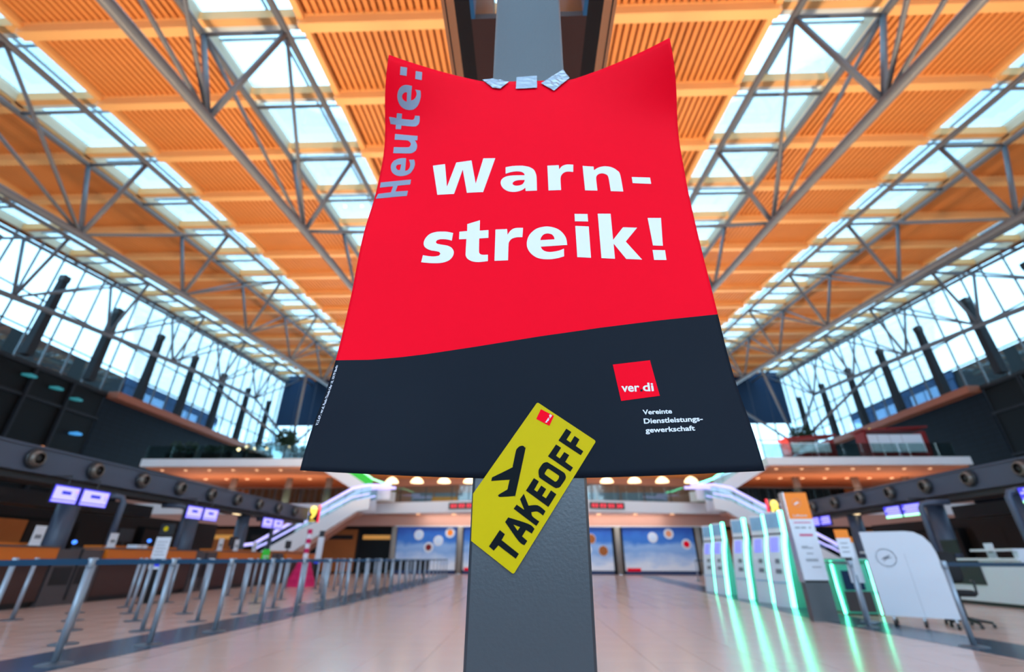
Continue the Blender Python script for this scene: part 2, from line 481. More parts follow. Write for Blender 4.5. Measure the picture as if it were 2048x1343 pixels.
for i, (v, d, x, y, z, n) in enumerate(slots):
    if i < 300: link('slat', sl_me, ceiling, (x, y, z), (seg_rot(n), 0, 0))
    else:
        a = seg_rot(n); ca, sa = math.cos(a), math.sin(a); h = (BAY - .44) / 2
        vs = []
        for zz in (-.15, 0):
            for xx, yy in ((-.095, -h), (.095, -h), (.095, h), (-.095, h)):
                vs.append((x + xx, y + yy * ca - zz * sa, z + yy * sa + zz * ca))
        rest.add(vs, [(0, 3, 2, 1), (0, 1, 5, 4), (1, 2, 6, 5), (2, 3, 7, 6), (3, 0, 4, 7)])
tag(rest.build('slat_field', 'slat_wood', ceiling), kind='stuff')

# ---- skylight bands above the seven trusses
def unit(m):
    if m not in UNIT: UNIT[m] = MB().box(-.5, .5, -.5, .5, -.5, .5).mesh('block_' + m, m)
    return UNIT[m]
for ti, xc in enumerate(TRX):
    w = struct('window_%d' % (ti + 1))
    w['label'] = ['leftmost', 'second from left', 'third from left', 'central', 'third from right', 'second from right', 'rightmost'][ti] + ' long skylight band in the timber ceiling'
    w['category'] = 'skylight'
    for sg in (-1, 1):                               # upstand boards along both sides
        m = MB()
        for n in range(NA, NB):
            ya, yb = yN(n), yN(n + 1); x1, x2 = xc + sg * HW - .05, xc + sg * HW + .05
            za, zb = zU(ya) + .75, zU(yb) + .75
            m.add([(x1, ya, za), (x2, ya, za), (x2, yb, zb), (x1, yb, zb), (x1, ya, za + .62), (x2, ya, za + .62), (x2, yb, zb + .62), (x1, yb, zb + .62)],
                  [(0, 3, 2, 1), (4, 5, 6, 7), (0, 1, 5, 4), (1, 2, 6, 5), (2, 3, 7, 6), (3, 0, 4, 7)])
        m.build('upstand', 'upstand_paint', w)
    for n in range(NA, NB + 1):
        y, z, a = yN(n), zU(yN(n)), seg_rot(min(n, NB - 1))
        link('cross_beam', unit('beam_wood'), w, (xc, y - .05, z + .98), (a, 0, 0), (2 * HW - .1, .34, .46))
        link('gutter', unit('white_frame'), w, (xc, y + .30, z + 1.08), (a, 0, 0), (2 * HW - .1, .24, .34))
    for n in range(NA, NB):
        a = seg_rot(n); ca, sa = math.cos(a), math.sin(a)
        ym = (yN(n) + yN(n + 1)) / 2; zm = (zU(yN(n)) + zU(yN(n + 1))) / 2 + 1.28
        sgx = 1 if xc > 0 else -1
        xs = [xc - HW + .06, xc + (-.75 if xc > X0 + 1 else .75), xc + HW - .06]
        ys = [-BAY / 2 + .2, -BAY / 2 + 1.05, BAY / 2 - .1]
        for i in range(2):
            for j in range(2):
                px, py = (xs[i] + xs[i + 1]) / 2, (ys[j] + ys[j + 1]) / 2
                link('pane', unit('clear_glass'), w, (px, ym + py * ca, zm + py * sa), (a, 0, 0), (xs[i + 1] - xs[i] - .02, (ys[j + 1] - ys[j]) - .02, .012))
        link('glazing_bar', unit('bar_grey'), w, (xs[1], ym, zm), (a, 0, 0), (.09, BAY - .3, .10))
        link('glazing_bar', unit('bar_grey'), w, (xc, ym + ys[1] * ca, zm + ys[1] * sa), (a, 0, 0), (2 * HW - .12, .09, .10))

# ---- roof trusses
POSN = ['leftmost', 'second from the left', 'third from the left', 'central', 'third from the right', 'second from the right', 'rightmost']
for ti, xc in enumerate(TRX):
    t = thing('roof_truss', POSN[ti] + ' triangular steel tube truss under the skylight', 'truss', (xc, 0, 0), 0, 'tubular roof trusses')
    for sg in (-1, 1):
        MB().path([(sg * 1.75, yN(n), zU(yN(n))) for n in range(NA, NB + 1)], .15, 10).build('upper_chord', 'steel_paint', t, True)
    MB().path([(0, yN(n), zL(yN(n))) for n in range(NA, 15)], .20, 12).build('lower_chord', 'steel_paint', t, True)
    for n in range(NA, NB + 1):
        y, z = yN(n), zU(yN(n))
        MB().tube((-1.75, y, z), (1.75, y, z), .085).build('tie_tube', 'steel_paint', t, True)
        if n % 2 == 0 and n <= 14:
            P = (0, y, zL(y))
            for sg in (-1, 1):
                MB().tube(P, (sg * 1.75, y, z), .115).build('brace', 'steel_paint', t, True)
                for dn, ok in ((-2, n <= 4), (2, n >= 4)):
                    if ok and NA <= n + dn <= NB:
                        y2 = yN(n + dn)
                        MB().tube(P, (sg * 1.75, y2, zU(y2)), .085).build('brace', 'steel_paint', t, True)

# ---- side walls with clerestory glazing
SILL = 14.2
for side, xw, sg, wn_ in (('left', XL, 1, 8), ('right', XR, -1, 9)):
    wl = MB().box(xw - .15, xw + .15, 30 if 0 else 38, 66, 0, SILL).box(xw - .15, xw + .15, -14, 38, 0, 4.0)
    wall = tag(wl.build('wall_' + side, 'wall_tiles'), 'dark blue tiled %s side wall of the hall' % side, 'wall', kind='structure')
    xi = xw + sg * .2
    x1, x2 = sorted((xi, xi + sg * 1.0))
    pbox('ledge', 'ledge_brown', wall, x1, x2, 38, 66, SILL - .3, SILL + .3)
    yy = -14.0
    while yy < 37.9:                                  # dark curtain wall
        zz = 4.0
        for h in (2.3, 2.3, 3.4, 2.2):
            x1, x2 = sorted((xw - .04, xw + .04))
            pbox('glass_panel', 'night_dark', wall, x1, x2, yy + .08, yy + 3.17, zz + .06, zz + h - .06)
            zz += h
        x1, x2 = sorted((xw - .1, xw + sg * .3))
        pbox('mullion', 'pillar_grey', wall, x1, x2, yy - .08, yy + .08, 4, SILL)
        yy += 3.25
    for z in (4.0, 6.3, 8.6, 12.0, SILL):
        x1, x2 = sorted((xw - .1, xw + sg * .22))
        pbox('transom', 'pillar_grey', wall, x1, x2, -14, 38, z - .1, z + .1)
    w = tag(struct('window_%d' % wn_), 'tall clerestory glazing above the %s side wall' % side, 'window')
    PW = 1.9; y = -14.0; rows = [SILL + .25, 16.7, 19.2]
    while y < 65.9:
        top = min(zU(y), zU(y + PW)) + ROOF
        for a, b in zip(rows, rows[1:] + [top]):
            pbox('pane', 'clear_glass', w, xw - .01, xw + .01, y + .05, y + PW - .05, a + .04, b - .04)
        pbox('mullion', 'steel_paint', w, xw - .07, xw + .07, y - .05, y + .05, SILL, top)
        y += PW
    for z in rows: pbox('transom', 'dark_metal', w, xw - .05, xw + .05, -14, 66, z - .05, z + .05)
    for k in range(11):
        y = 8.2 + 5.4 * k; xp = xw + sg * .75
        m = MB()
        m.add([(xp - .32, y - .3, SILL + .35), (xp + .32, y - .3, SILL + .35), (xp + .32, y + .3, SILL + .35), (xp - .32, y + .3, SILL + .35),
               (xp - .22, y - .24, 21.2), (xp + .22, y - .24, 21.2), (xp + .22, y + .24, 21.2), (xp - .22, y + .24, 21.2)],
              [(0, 3, 2, 1), (4, 5, 6, 7), (0, 1, 5, 4), (1, 2, 6, 5), (2, 3, 7, 6), (3, 0, 4, 7)])
        t = thing('roof_pillar', 'dark pillar standing before the %s clerestory glazing, %s one counted from the camera' % (side, ORD[k]), 'pillar', (0, 0, 0), 0, 'pillars before the clerestory')
        m.build('shaft', 'pillar_grey', t)
        pbox('cap', 'dark_metal', t, xp - .26, xp + .26, y - .28, y + .28, 21.0, 21.5)

# ---- far end wall: dark blue panels above bright glazing
w = tag(struct('window_10'), 'far end glazing of the hall below dark blue panels', 'window')
YE = 66.5; x = XL
while x < XR - .1:
    for a, b in ((7.5, 10.5), (10.5, 13.5), (13.5, 16.5), (16.5, 19.0)):
        pbox('pane', 'clear_glass', w, x + .05, x + 2.52, YE - .01, YE + .01, a + .04, b - .04)
    pbox('mullion', 'steel_paint', w, x - .06, x + .06, YE - .1, YE + .1, 7.5, 19)
    pbox('panel', 'facade_dark', w, x + .03, x + 2.54, YE - .1, YE + .1, 19.05, 27)
    x += 2.573
for z in (7.5, 10.5, 13.5, 16.5, 19.0): pbox('transom', 'steel_paint', w, XL, XR, YE - .06, YE + .06, z - .06, z + .06)

# ---- buildings seen through the clerestory
for side, xa, sg in (('left', -58, -1), ('right', 59, 1)):
    t = thing('terminal_wing', 'dark low building with blue windows outside the %s clerestory' % side, 'building', (xa, 0, 0))
    x1, x2 = sorted((0, sg * 10))
    MB().box(x1, x2, 20, 82, 0, 24.4).build('block', 'night_dark', t)
    xf = -sg * .15
    for k in range(8):
        x1, x2 = sorted((0, xf))
        pbox('window_band', 'facade_blue' if k % 3 else 'facade_dark', t, x1, x2, 60.2 + 2.7 * k, 62.7 + 2.7 * k, 21.2, 23.4)
        pbox('parapet', 'facade_dark', t, x1, x2, 60.0 + 2.7 * k, 62.7 + 2.7 * k, 23.5, 24.6)
# glowing shapes standing for reflections in the dark left curtain wall glass
for k, (y, z, m_, nm) in enumerate(((34.5, 8.4, 'amber_glow', 'amber upright reflection glow low'), (32.8, 8.5, 'azure_glow', 'small azure reflection glow low beside the amber one'), (36.5, 10.3, 'azure_glow', 'azure reflection glow higher up beside the tiled wall'), (30.9, 8.3, 'azure_glow', 'azure reflection glow farthest left low'), (31.1, 13.4, 'teal_glow', 'teal reflection glow high up, leftmost of three'), (33.4, 13.2, 'teal_glow', 'teal reflection glow high up, middle of three'), (35.3, 12.9, 'teal_glow', 'teal reflection glow high up, rightmost of three'))):
    t = thing('wall_lamp', nm + ' on the dark left curtain wall', 'lamp', (XL + .04, y, z), 0, 'reflection glows on the dark left wall')  # stands in for a reflection in the glass, no lamp here
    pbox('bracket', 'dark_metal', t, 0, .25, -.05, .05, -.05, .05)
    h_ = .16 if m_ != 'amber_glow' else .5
    MB().path([(.3, -.55 if h_ < .3 else -.1, -.1), (.34, 0, 0), (.3, .5 if h_ < .3 else .1, .05)], [h_ * .5, h_, h_ * .6], 10).build('glow_body', m_, t, True)

# ---- entrance end behind the camera: dark lower wall with glazing above
wf = MB().box(XL, XR, -14.3, -14.0, 0, 3.2)
wall = tag(wf.build('wall_front', 'shop_dark'), 'dark entrance wall behind the camera', 'wall', kind='structure')
w = tag(struct('window_11'), 'glazing above the entrance wall', 'window')
x = XL
while x < XR - .1:
    pbox('pane', 'entrance_glass', w, x + .05, x + 2.52, -14.16, -14.14, 3.25, 17.0)
    pbox('mullion', 'steel_paint', w, x - .06, x + .06, -14.25, -14.05, 3.2, 17)
    x += 2.573

# ================================================================== column, poster and sticker
COLD, COLW = .64, .156
def ccx(z): return .0045 + (z - 1.09) * .0113
t = thing('steel_column', 'grey painted steel column carrying the red poster', 'column', (0, COLD, 0))
m = MB()
ch = .004
prof = [(-COLW / 2 + ch, 0), (COLW / 2 - ch, 0), (COLW / 2, ch), (COLW / 2, .12 - ch), (COLW / 2 - ch, .12), (-COLW / 2 + ch, .12), (-COLW / 2, .12 - ch), (-COLW / 2, ch)]
zs = [.012, 1.0, 2.0, 3.0, 4.4]
vs = [(ccx(z) + a, b, z) for z in zs for a, b in prof]
fs = [(i * 8 + j, i * 8 + (j + 1) % 8, (i + 1) * 8 + (j + 1) % 8, (i + 1) * 8 + j) for i in range(4) for j in range(8)] + [tuple(range(7, -1, -1)), tuple(32 + j for j in range(8))]
m.add(vs, fs); m.build('shaft', 'column_paint', t)
MB().box(-.19, .19, -.10, .22, 0, .012).build('base_plate', 'column_paint', t)

TH_L=[0.385, 0.067, -0.025, -0.028, -0.134, -0.073, 0.408]
TH_R=[0.315, 0.07, 0.002, -0.051, -0.06, 0.04, 0.528]
HEADLINE=[
 [[(-189,595.6),(-164.5,596.3),(-155.6,535.3),(-141.8,597.5),(-111.8,599.3),(-100.2,537.3),(-88.4,602.4),(-65.1,602),(-85.2,515.4),(-115.8,515.8),(-127.7,577.4),(-140.4,515.6),(-172.5,516.6)]],
 [[(-44.3,577.4),(-31.5,580.1),(-16.7,580.7),(-9.2,579.9),(1.4,576.5),(9.6,569.7),(13.5,559.5),(14.9,548.4),(15.3,516.5),(-5.8,516),(-6.4,524.4),(-10.9,519.6),(-18.9,515.6),(-29.1,514.3),(-39.4,516.9),(-48.3,524.5),(-52.7,535.4),(-51.8,544.3),(-46.7,551.1),(-38.6,554.7),(-26.7,555.8),(-7.6,555.5),(-8.8,560.1),(-13.3,564.3),(-20.8,566.1),(-32,565),(-43.9,560.7)],[(-7.3,543.5),(-16.5,543.7),(-25,542),(-30.2,537.7),(-30.4,533.4),(-26.4,530.2),(-19,529.6),(-12.4,532.4),(-8.8,537.8)]],
 [[(36,579.2),(57.8,580),(58.2,569),(64.4,577.4),(73.6,581.2),(85.5,580.3),(84.7,561.6),(74.3,562.8),(66.8,560),(61.8,553.1),(60,543.2),(60.2,516.8),(36.9,516.1)]],
 [[(103.4,577.1),(124.3,575.4),(124.4,565.7),(133.1,572.8),(145.4,576.4),(158.7,574.1),(168.5,566.2),(173.6,555.4),(175.7,513.6),(152.4,514.1),(150.9,547.1),(148.2,555),(141,558.2),(133.5,556.7),(128.7,551.7),(127.1,542.8),(127.7,515),(104.7,515.2)]],
 [[(195.1,549.9),(229.9,549.4),(230.2,533.9),(195.4,534.7)]],
 [[(-134.8,421.1),(-135.9,404.2),(-144.9,407.2),(-155.6,408.1),(-162.4,405.9),(-164.1,402.3),(-161.8,398.6),(-154.5,396.2),(-143.8,393.7),(-136.6,389.9),(-132.1,384),(-130.5,377.7),(-132.2,369.3),(-137.9,361.9),(-147.9,357.7),(-159.2,356.8),(-173.1,357.7),(-185.9,359.5),(-184.2,374.4),(-174.4,372),(-164,371),(-156,372.4),(-153.7,376.3),(-156.1,380.3),(-161.5,382.1),(-172.2,384.6),(-180.8,389.8),(-184.7,395.7),(-185.5,403),(-183.1,411.8),(-176.8,420.5),(-166.5,424.6),(-155.9,425.2),(-145.1,424.2)]],
 [[(-110.5,440.4),(-88,448.3),(-87.5,424.9),(-71.7,425.7),(-71.3,408.5),(-87.5,407.4),(-86.6,379.9),(-85.1,375),(-81.9,372.6),(-76.8,372),(-70.8,372.3),(-70.3,358.8),(-78.4,357.6),(-88.6,357.1),(-97.8,359.1),(-104.9,363.7),(-108.9,370),(-109.7,377.7),(-110.1,407),(-123.2,406.7),(-123.7,423.7),(-109.8,424.6)]],
 [[(-59.3,426.7),(-38.7,427.3),(-37.6,414.7),(-31.9,424.2),(-23.8,429.2),(-10.3,429.3),(-11.4,408.8),(-21.2,408.6),(-29.3,405.9),(-33.9,400.2),(-35.5,391.6),(-35.8,359.8),(-59,359)]],
 [[(66.6,390.3),(20.7,387.4),(22.7,382.3),(27.2,378),(35.1,375.9),(44.2,376.7),(53.3,379),(60.5,382.4),(60.3,366.3),(50.6,363),(39.3,360.9),(29.1,360.7),(19,362.4),(10.9,366.2),(3,374),(-2.1,383.9),(-3.6,393.9),(-2.1,405.3),(3.2,416.8),(12.6,426.2),(22,430.1),(32.8,431.5),(44.4,428.9),(54.2,423),(61.1,414.1),(65.3,403.9)],[(20.1,401.5),(21.7,407.7),(26,413.7),(33.4,416),(40.6,413.8),(44.1,408.4),(45,402.7)]],
 [[(82.4,459.1),(105.8,458.7),(105.7,441.6),(82.4,442.2)]],
 [[(82.5,431.6),(106.2,430.4),(106,362.6),(82.7,364.2)]],
 [[(124.3,459.7),(147.5,459.8),(147,400.7),(167,429),(191.8,428.2),(168.7,397.2),(192.7,358.6),(165.9,360),(147.1,392.8),(146.7,360.4),(123.8,361.8)]],
 [[(213.6,451.1),(237.7,451.6),(232.3,388.6),(215.2,389.1)]],
 [[(213.2,379.2),(234.6,378.9),(234,357.9),(213,358)]],
]
HEUTE=[
 [[(-272.4,815.1),(-259.1,817.2),(-258.2,800),(-271.5,799.1)]],
 [[(-241.1,815),(-228,816.7),(-227.1,798.9),(-240.3,798.3)]],
 [[(-245.3,783.2),(-245.6,755.7),(-239.7,758.1),(-236,763),(-234.5,769.3),(-236,773.7),(-238.2,777.2),(-227.5,777.3),(-226,768.8),(-226.9,757.7),(-231.1,746.5),(-238.9,739.3),(-248.6,737.5),(-258.3,739.4),(-266.5,744.8),(-271.5,752.7),(-273.5,760.7),(-272.6,768.8),(-268.9,776.2),(-262.2,781.5),(-254.4,783.4)],[(-254.1,769.8),(-253.9,752.6),(-258.8,754.3),(-262.9,757.5),(-263.9,761.6),(-262.6,765.9),(-258.8,769.2)]],
 [[(-289.9,724.7),(-274.3,722.2),(-273.6,731.2),(-263,730.3),(-263.7,720.5),(-243.2,718.1),(-238.3,718.8),(-236.4,722),(-236,726.3),(-226.3,725.9),(-225.9,715.9),(-227.8,708.3),(-232.9,703.9),(-241.1,703.9),(-263.8,707.4),(-264.6,699.5),(-275.8,700.7),(-275.4,709.4),(-286.7,711.5)]],
 [[(-276.7,690),(-228.3,680.4),(-228.3,669.1),(-233.3,669.8),(-228.4,659.5),(-227.2,651.1),(-229.3,642.1),(-235.5,637.8),(-244.6,637.5),(-277.2,643.3),(-277.2,658.7),(-249.5,654.3),(-243.7,654.5),(-241.3,659.2),(-242,664.3),(-246.6,669.9),(-252.6,672.6),(-276.9,677)]],
 [[(-247.8,625),(-245.5,590),(-240.7,590.7),(-237.4,596.6),(-236.8,605.1),(-238.5,612.8),(-241,619.6),(-229.9,618.5),(-227.2,606.7),(-228.2,594.1),(-233.2,582),(-242.3,577.5),(-253.5,577.2),(-263.9,581.6),(-272.5,590.6),(-277,602.1),(-277.5,614),(-272.8,622.8),(-263.3,626.5),(-255,626.6)],[(-256.2,609.8),(-256.6,593.9),(-261.8,595.6),(-265.8,601.3),(-266.6,606.8),(-263.7,609.9)]],
 [[(-292.5,566),(-229.9,564.2),(-230.1,551.2),(-255.6,551.8),(-257.8,536.3),(-232.4,534.8),(-232.7,521.2),(-295.1,521.9),(-292.9,535.2),(-267,535.6),(-264.7,551.5),(-292.4,552.3)]],
]
WAVE=[(-300.2,174.9),(-245.5,175.8),(-199.7,180.1),(-161.5,185.1),(-84.4,197.4),(17.1,214.4),(111.7,228.2),(206.8,239.8),(298.7,249)]
LOGO=[(126.3,164.8),(182.4,170.7),(188.9,113),(133.3,106.9)]
TAG={
 'TAG':[[(17.6,205.5),(98.5,148.3),(-17,-17.3),(-71.3,20.4),(-71,79.2)]],
 'T':[[(-34.9,33.5),(-28.1,28.6),(-32.3,21.6),(-10.1,5.8),(-14.2,0.1),(-36.5,15.4),(-42.2,9.2),(-48.6,14.2)]],
 'A':[[(-24.1,48.8),(2.5,40.9),(10.2,35),(6.5,29.2),(-0.8,33.6),(-6,26.1),(0.7,20.7),(-3,15.6),(-10.8,20.6),(-28.1,43.1)],[(-17.1,40),(-8.6,37),(-11.8,32.7)]],
 'K':[[(-3.3,78.2),(2.8,63.3),(15,63.6),(25.1,56.4),(21.6,51),(14.4,55.8),(6.4,55.1),(7.9,50),(16.6,43.8),(12.5,38.4),(-17,59.4),(-12.9,64.5),(-2.9,58),(-8.5,71.3)]],
 'E':[[(10.6,98.4),(17.2,94.1),(10.6,83.3),(14.5,80.6),(20.2,88.7),(26.8,84.1),(21.1,75.6),(26,72.5),(33.1,82.5),(40.2,77.6),(28.9,61.5),(-0.6,82.2)]],
 'O':[[(16.9,106.6),(17.8,110.5),(22.4,116.9),(25.4,118.9),(28.7,119.5),(31.9,118.1),(50.1,106.5),(52.8,103.8),(53.9,100.2),(52.9,96.7),(46.9,88.6),(44.4,86.3),(41.2,85.6),(37.6,86.3),(19.5,98),(17.4,101.5)],[(25.4,105),(28.8,109.9),(30.4,110.7),(32.4,109.7),(43.5,102.2),(44.6,100.3),(44.1,98.3),(41.5,94.7),(39.9,93.9),(37.9,94.4),(26.5,102.6)]],
 'F1':[[(42.3,143.8),(49.2,139.2),(41.7,128.2),(46.7,124.5),(53.3,133.3),(60,128.9),(54,119.9),(64.2,112.2),(60.2,106.7),(30.5,127.4)]],
 'F2':[[(57.8,166.1),(64.7,161.2),(57.2,150.4),(62.6,146.4),(68.9,155.6),(75.5,150.7),(69.7,141.6),(79.7,134.2),(75.8,128.7),(45.9,149.3)]],
 'PLANE':[[(-5.5,142.2),(-2.8,141.5),(-1,139.1),(-0.8,136.6),(-14.1,78.5),(-15.2,76.2),(-17.6,75.2),(-36.1,74),(-37.7,75.4),(-36.8,77.2),(-25.3,83.8),(-22.7,95.6),(-23.7,96.3),(-47.5,94.7),(-46.4,99.4),(-19.5,112.3),(-18.4,114.3),(-14.1,134.1),(-12.3,138.1),(-9.3,141)]],
 'SQ':[[(22.4,194.8),(41,184.9),(34,170.1),(15.4,180.4)]],
 'SQTXT':[[(29.8,173.8),(38.2,185.2),(27.1,175.5)]],
}
TAPE=[[(-64.2,938),(-28.1,926.4),(-46.2,904),(-63.5,908),(-86,935.5)],[(-11.8,940.9),(32.9,944.1),(32,904.2),(-13,902.7)],[(40.9,918.7),(90.3,962.2),(102.9,932.8),(67.9,893.1)]]
PW_, PH, PZ0, BEND = .597, .832, 1.099, .028
def catm(ys, v):
    n = len(ys) - 1; f = min(max(v, 0), 1) * n; i = min(int(f), n - 1); u = f - i
    g = lambda k: ys[min(max(k, 0), n)]
    a, b, c, d = g(i - 1), g(i), g(i + 1), g(i + 2)
    return .5 * (2 * b + (c - a) * u + (2 * a - 5 * b + 4 * c - d) * u * u + (3 * b - a - 3 * c + d) * u ** 3)
def sheet(s, v, lift=0.):
    """point of the bent poster: s metres from its middle, v metres above its lower edge"""
    th = catm(TH_L if s < 0 else TH_R, v / PH)
    t_ = max(abs(s) - COLW / 2, 0); L = Fw = 0.; ang = 0.
    N = 16
    for k in range(N):
        tt = t_ * (k + .5) / N; r = min(tt / BEND, 1)
        ang = th * (r * r * (3 - 2 * r) * .55 + .45 * min(tt / .22, 1.2))
        L += math.cos(ang) * t_ / N; Fw += math.sin(ang) * t_ / N
    z = PZ0 + v; sg = -1 if s < 0 else 1
    x = ccx(z) + sg * (min(abs(s), COLW / 2) + L)
    y = COLD - .0015 - Fw
    return (x - sg * math.sin(ang) * lift, y - math.cos(ang) * lift, z)
def wave(s):
    w = [(a / 1000, b / 1000) for a, b in WAVE]
    for (a, b), (c, d) in zip(w, w[1:]):
        if s <= c: return b + (d - b) * (s - a) / (c - a)
    return w[-1][1]
poster = thing('strike_poster', 'large red and black strike poster taped to the grey column', 'poster', (0, 0, 0))
m = MB(); NS, N1, N2 = 96, 22, 54
vs = []
for j in range(N1 + N2 + 1):
    for i in range(NS + 1):
        s = (i / NS - .5) * PW_; wv = wave(s)
        vs.append(sheet(s, wv * j / N1 if j <= N1 else wv + (PH - wv) * (j - N1) / N2))
m.add(vs, [(j * (NS + 1) + i, j * (NS + 1) + i + 1, (j + 1) * (NS + 1) + i + 1, (j + 1) * (NS + 1) + i) for j in range(N1 + N2) for i in range(NS)])
m.mi = [0 if k < N1 * NS else 1 for k in range(len(m.f))]
po = m.build('sheet', ('dark_print', 'red_print'), poster, True)
sm = po.modifiers.new('paper', 'SOLIDIFY'); sm.thickness = .0004; sm.offset = -1
def print_loops(name, glyphs, material, lift=.0005, step=9):
    for loops in glyphs:
        vs, fs = fill_loops([smooth_loop(l) for l in loops], step)
        o = MB().add([sheet(a / 1000, b / 1000, lift) for a, b in vs], fs).build(name, material, poster)
    return o
print_loops('headline_letter', HEADLINE, 'white_print')
print_loops('upright_letter', HEUTE, 'silver_print')
lg = tag(print_loops('logo_square', [[LOGO]], 'red_print'), 'red tilted logo square')
def small_text(name, txt, s0, v0, width, height, bold, material='white_print', lift=.0008, vert=False, parent=None, slope=0.):
    if vert: fn = lambda a, b: sheet((s0 - b) / 1000, (v0 + a) / 1000, lift)
    else: fn = lambda a, b: sheet((s0 + a) / 1000, (v0 + b + slope * a) / 1000, lift)
    return text_mb(txt, bold, fn, width, height).build(name, material, parent or poster)
small_text('logo_lettering', 'ver', 135.5, 121, 26, 13, .022, parent=lg)
small_text('logo_lettering', 'di', 166.2, 121, 15.5, 13, .022, parent=lg)
print_loops('logo_dot', [[[(162.3, 123.8), (165.6, 123.8), (165.4, 120.6), (162.2, 120.6)]]], 'dark_print', .0008)
small_text('small_lettering', 'Vereinte', 161.6, 85.3, 40, 6.9, .024)
small_text('small_lettering', 'Dienstleistungs-', 161.5, 71.8, 78.6, 7.3, .024)
small_text('small_lettering', 'gewerkschaft', 162, 58.6, 65.4, 7.0, .024)
small_text('imprint_lettering', 'V.i.S.d.P.: ver.di, Paula-Thiede-Ufer 10, 10179 Berlin', -292.4, 63.5, 102, 3.3, .012, vert=True)

# silver tape holding the poster's upper edge
for k, (poly, lb) in enumerate(zip(TAPE, ('crumpled strip of silver tape on the poster corner left of the column middle', 'short square strip of silver tape at the middle of the poster edge',
                                         'creased slanting strip of silver tape right of the column middle'))):
    vs, fs = fill_loops([poly], 6)
    m = MB(); out = []
    for a, b in vs:
        nz = noise.noise(Vector((a * .09 + 11 * k, b * .11, 3.1 * k))) + .5 * noise.noise(Vector((a * .25, b * .2, k)))
        amp = (.0006 if k == 1 else .0022)
        out.append((a / 1000, COLD - .0045 - abs(nz) * amp, 1 + b / 1000))
    n = len(out)
    m.add(out + [(x, y + .0003, z) for x, y, z in out], [tuple(f) for f in fs] + [tuple(n + i for i in reversed(f)) for f in fs])
    tag(m.build('tape_strip', 'tape_silver'), lb, 'tape', 'tape strips on the poster')

# yellow tag sticker, folded round the left edge of the column
tg = thing('luggage_tag_sticker', 'yellow luggage tag sticker with black plane stuck across poster and column', 'sticker', (0, 0, 0))
def flat(off): return lambda a, b, d=0: (a / 1000, COLD - .0030 - off, 1 + b / 1000)
def round_poly(p, r=3, keep=()):
    out = []
    for i, q in enumerate(p):
        q = Vector(q)
        if i in keep: out.append(tuple(q)); continue
        a = (Vector(p[i - 1]) - q).normalized(); b = (Vector(p[(i + 1) % len(p)]) - q).normalized()
        out += [tuple(q + a * r), tuple(q + (a + b) * r * .3), tuple(q + b * r)]
    return out
tp = round_poly(TAG['TAG'][0], 2.2, (3, 4))
body = MB().prism(tp, lambda a, b, d: (a / 1000, COLD - d, 1 + b / 1000), .0026, .0030)
xe = TAG['TAG'][0][3][0] / 1000
body.prism([(.0026, .0204), (.0026, .0792), (-.036, .050), (-.040, .046)], lambda a, b, d: (d, COLD - a, 1 + b), xe - .0004, xe)
body.build('sticker_sheet', 'tag_yellow', tg)
def tag_print(name, keys, material, off, rnd=True):
    for k in keys:
        lp = [smooth_loop(l) if rnd else l for l in TAG[k]]
        vs, fs = fill_loops(lp, 200)
        o = MB().add([flat(off)(a, b) for a, b in vs], fs).build(name, material, tg)
    return o
tag_print('letter', 'T A K E O F1 F2'.split(), 'tag_ink', .0004)
tag_print('plane_symbol', ['PLANE'], 'tag_ink', .0004)
sq = tag_print('logo_square', ['SQ'], 'red_print', .0004, False)
(bx_, bz_), (ex_, ez_), _ = TAG['SQTXT'][0]
dv = Vector((ex_ - bx_, ez_ - bz_)); wd = dv.length; dv.normalize()
text_mb('ver.di', .03, lambda a, b: flat(.0007)(bx_ + dv.x * a - dv.y * b, bz_ + dv.y * a + dv.x * b), wd, 3.6).build('logo_lettering', 'white_print', sq)

# display cabinet hanging behind the column top
dc = thing('display_cabinet', 'dark information cabinet with metal edging above and behind the grey column', 'display', (.028, 0, 2.8))
for sg in (-1, 1):
    def P_(n_, m_, a, b, y0, y1, z0, z1):
        x1, x2 = sorted((sg * a, sg * b)); return pbox(n_, m_, dc, x1, x2, y0, y1, z0, z1)
    P_('side_case', 'black_plastic', .214, .270, .80, 2.6, 0, 1.5)
    P_('seam', 'black_plastic', .300, .304, .80, 2.6, -.004, 1.5)
    P_('edge_profile', 'anodised', .270, .300, .80, 2.6, 0, 1.5)
    P_('edge_profile', 'anodised', .304, .318, .80, 2.6, .004, 1.5)
    P_('film_strip', 'film_blue', .200, .214, .80, .985, 0, .9)
pbox('bottom_panel', 'brown_panel', dc, -.214, .214, .985, 2.6, .0, .03)
pbox('back_panel', 'brown_panel', dc, -.214, .214, 2.57, 2.6, .03, 1.5)

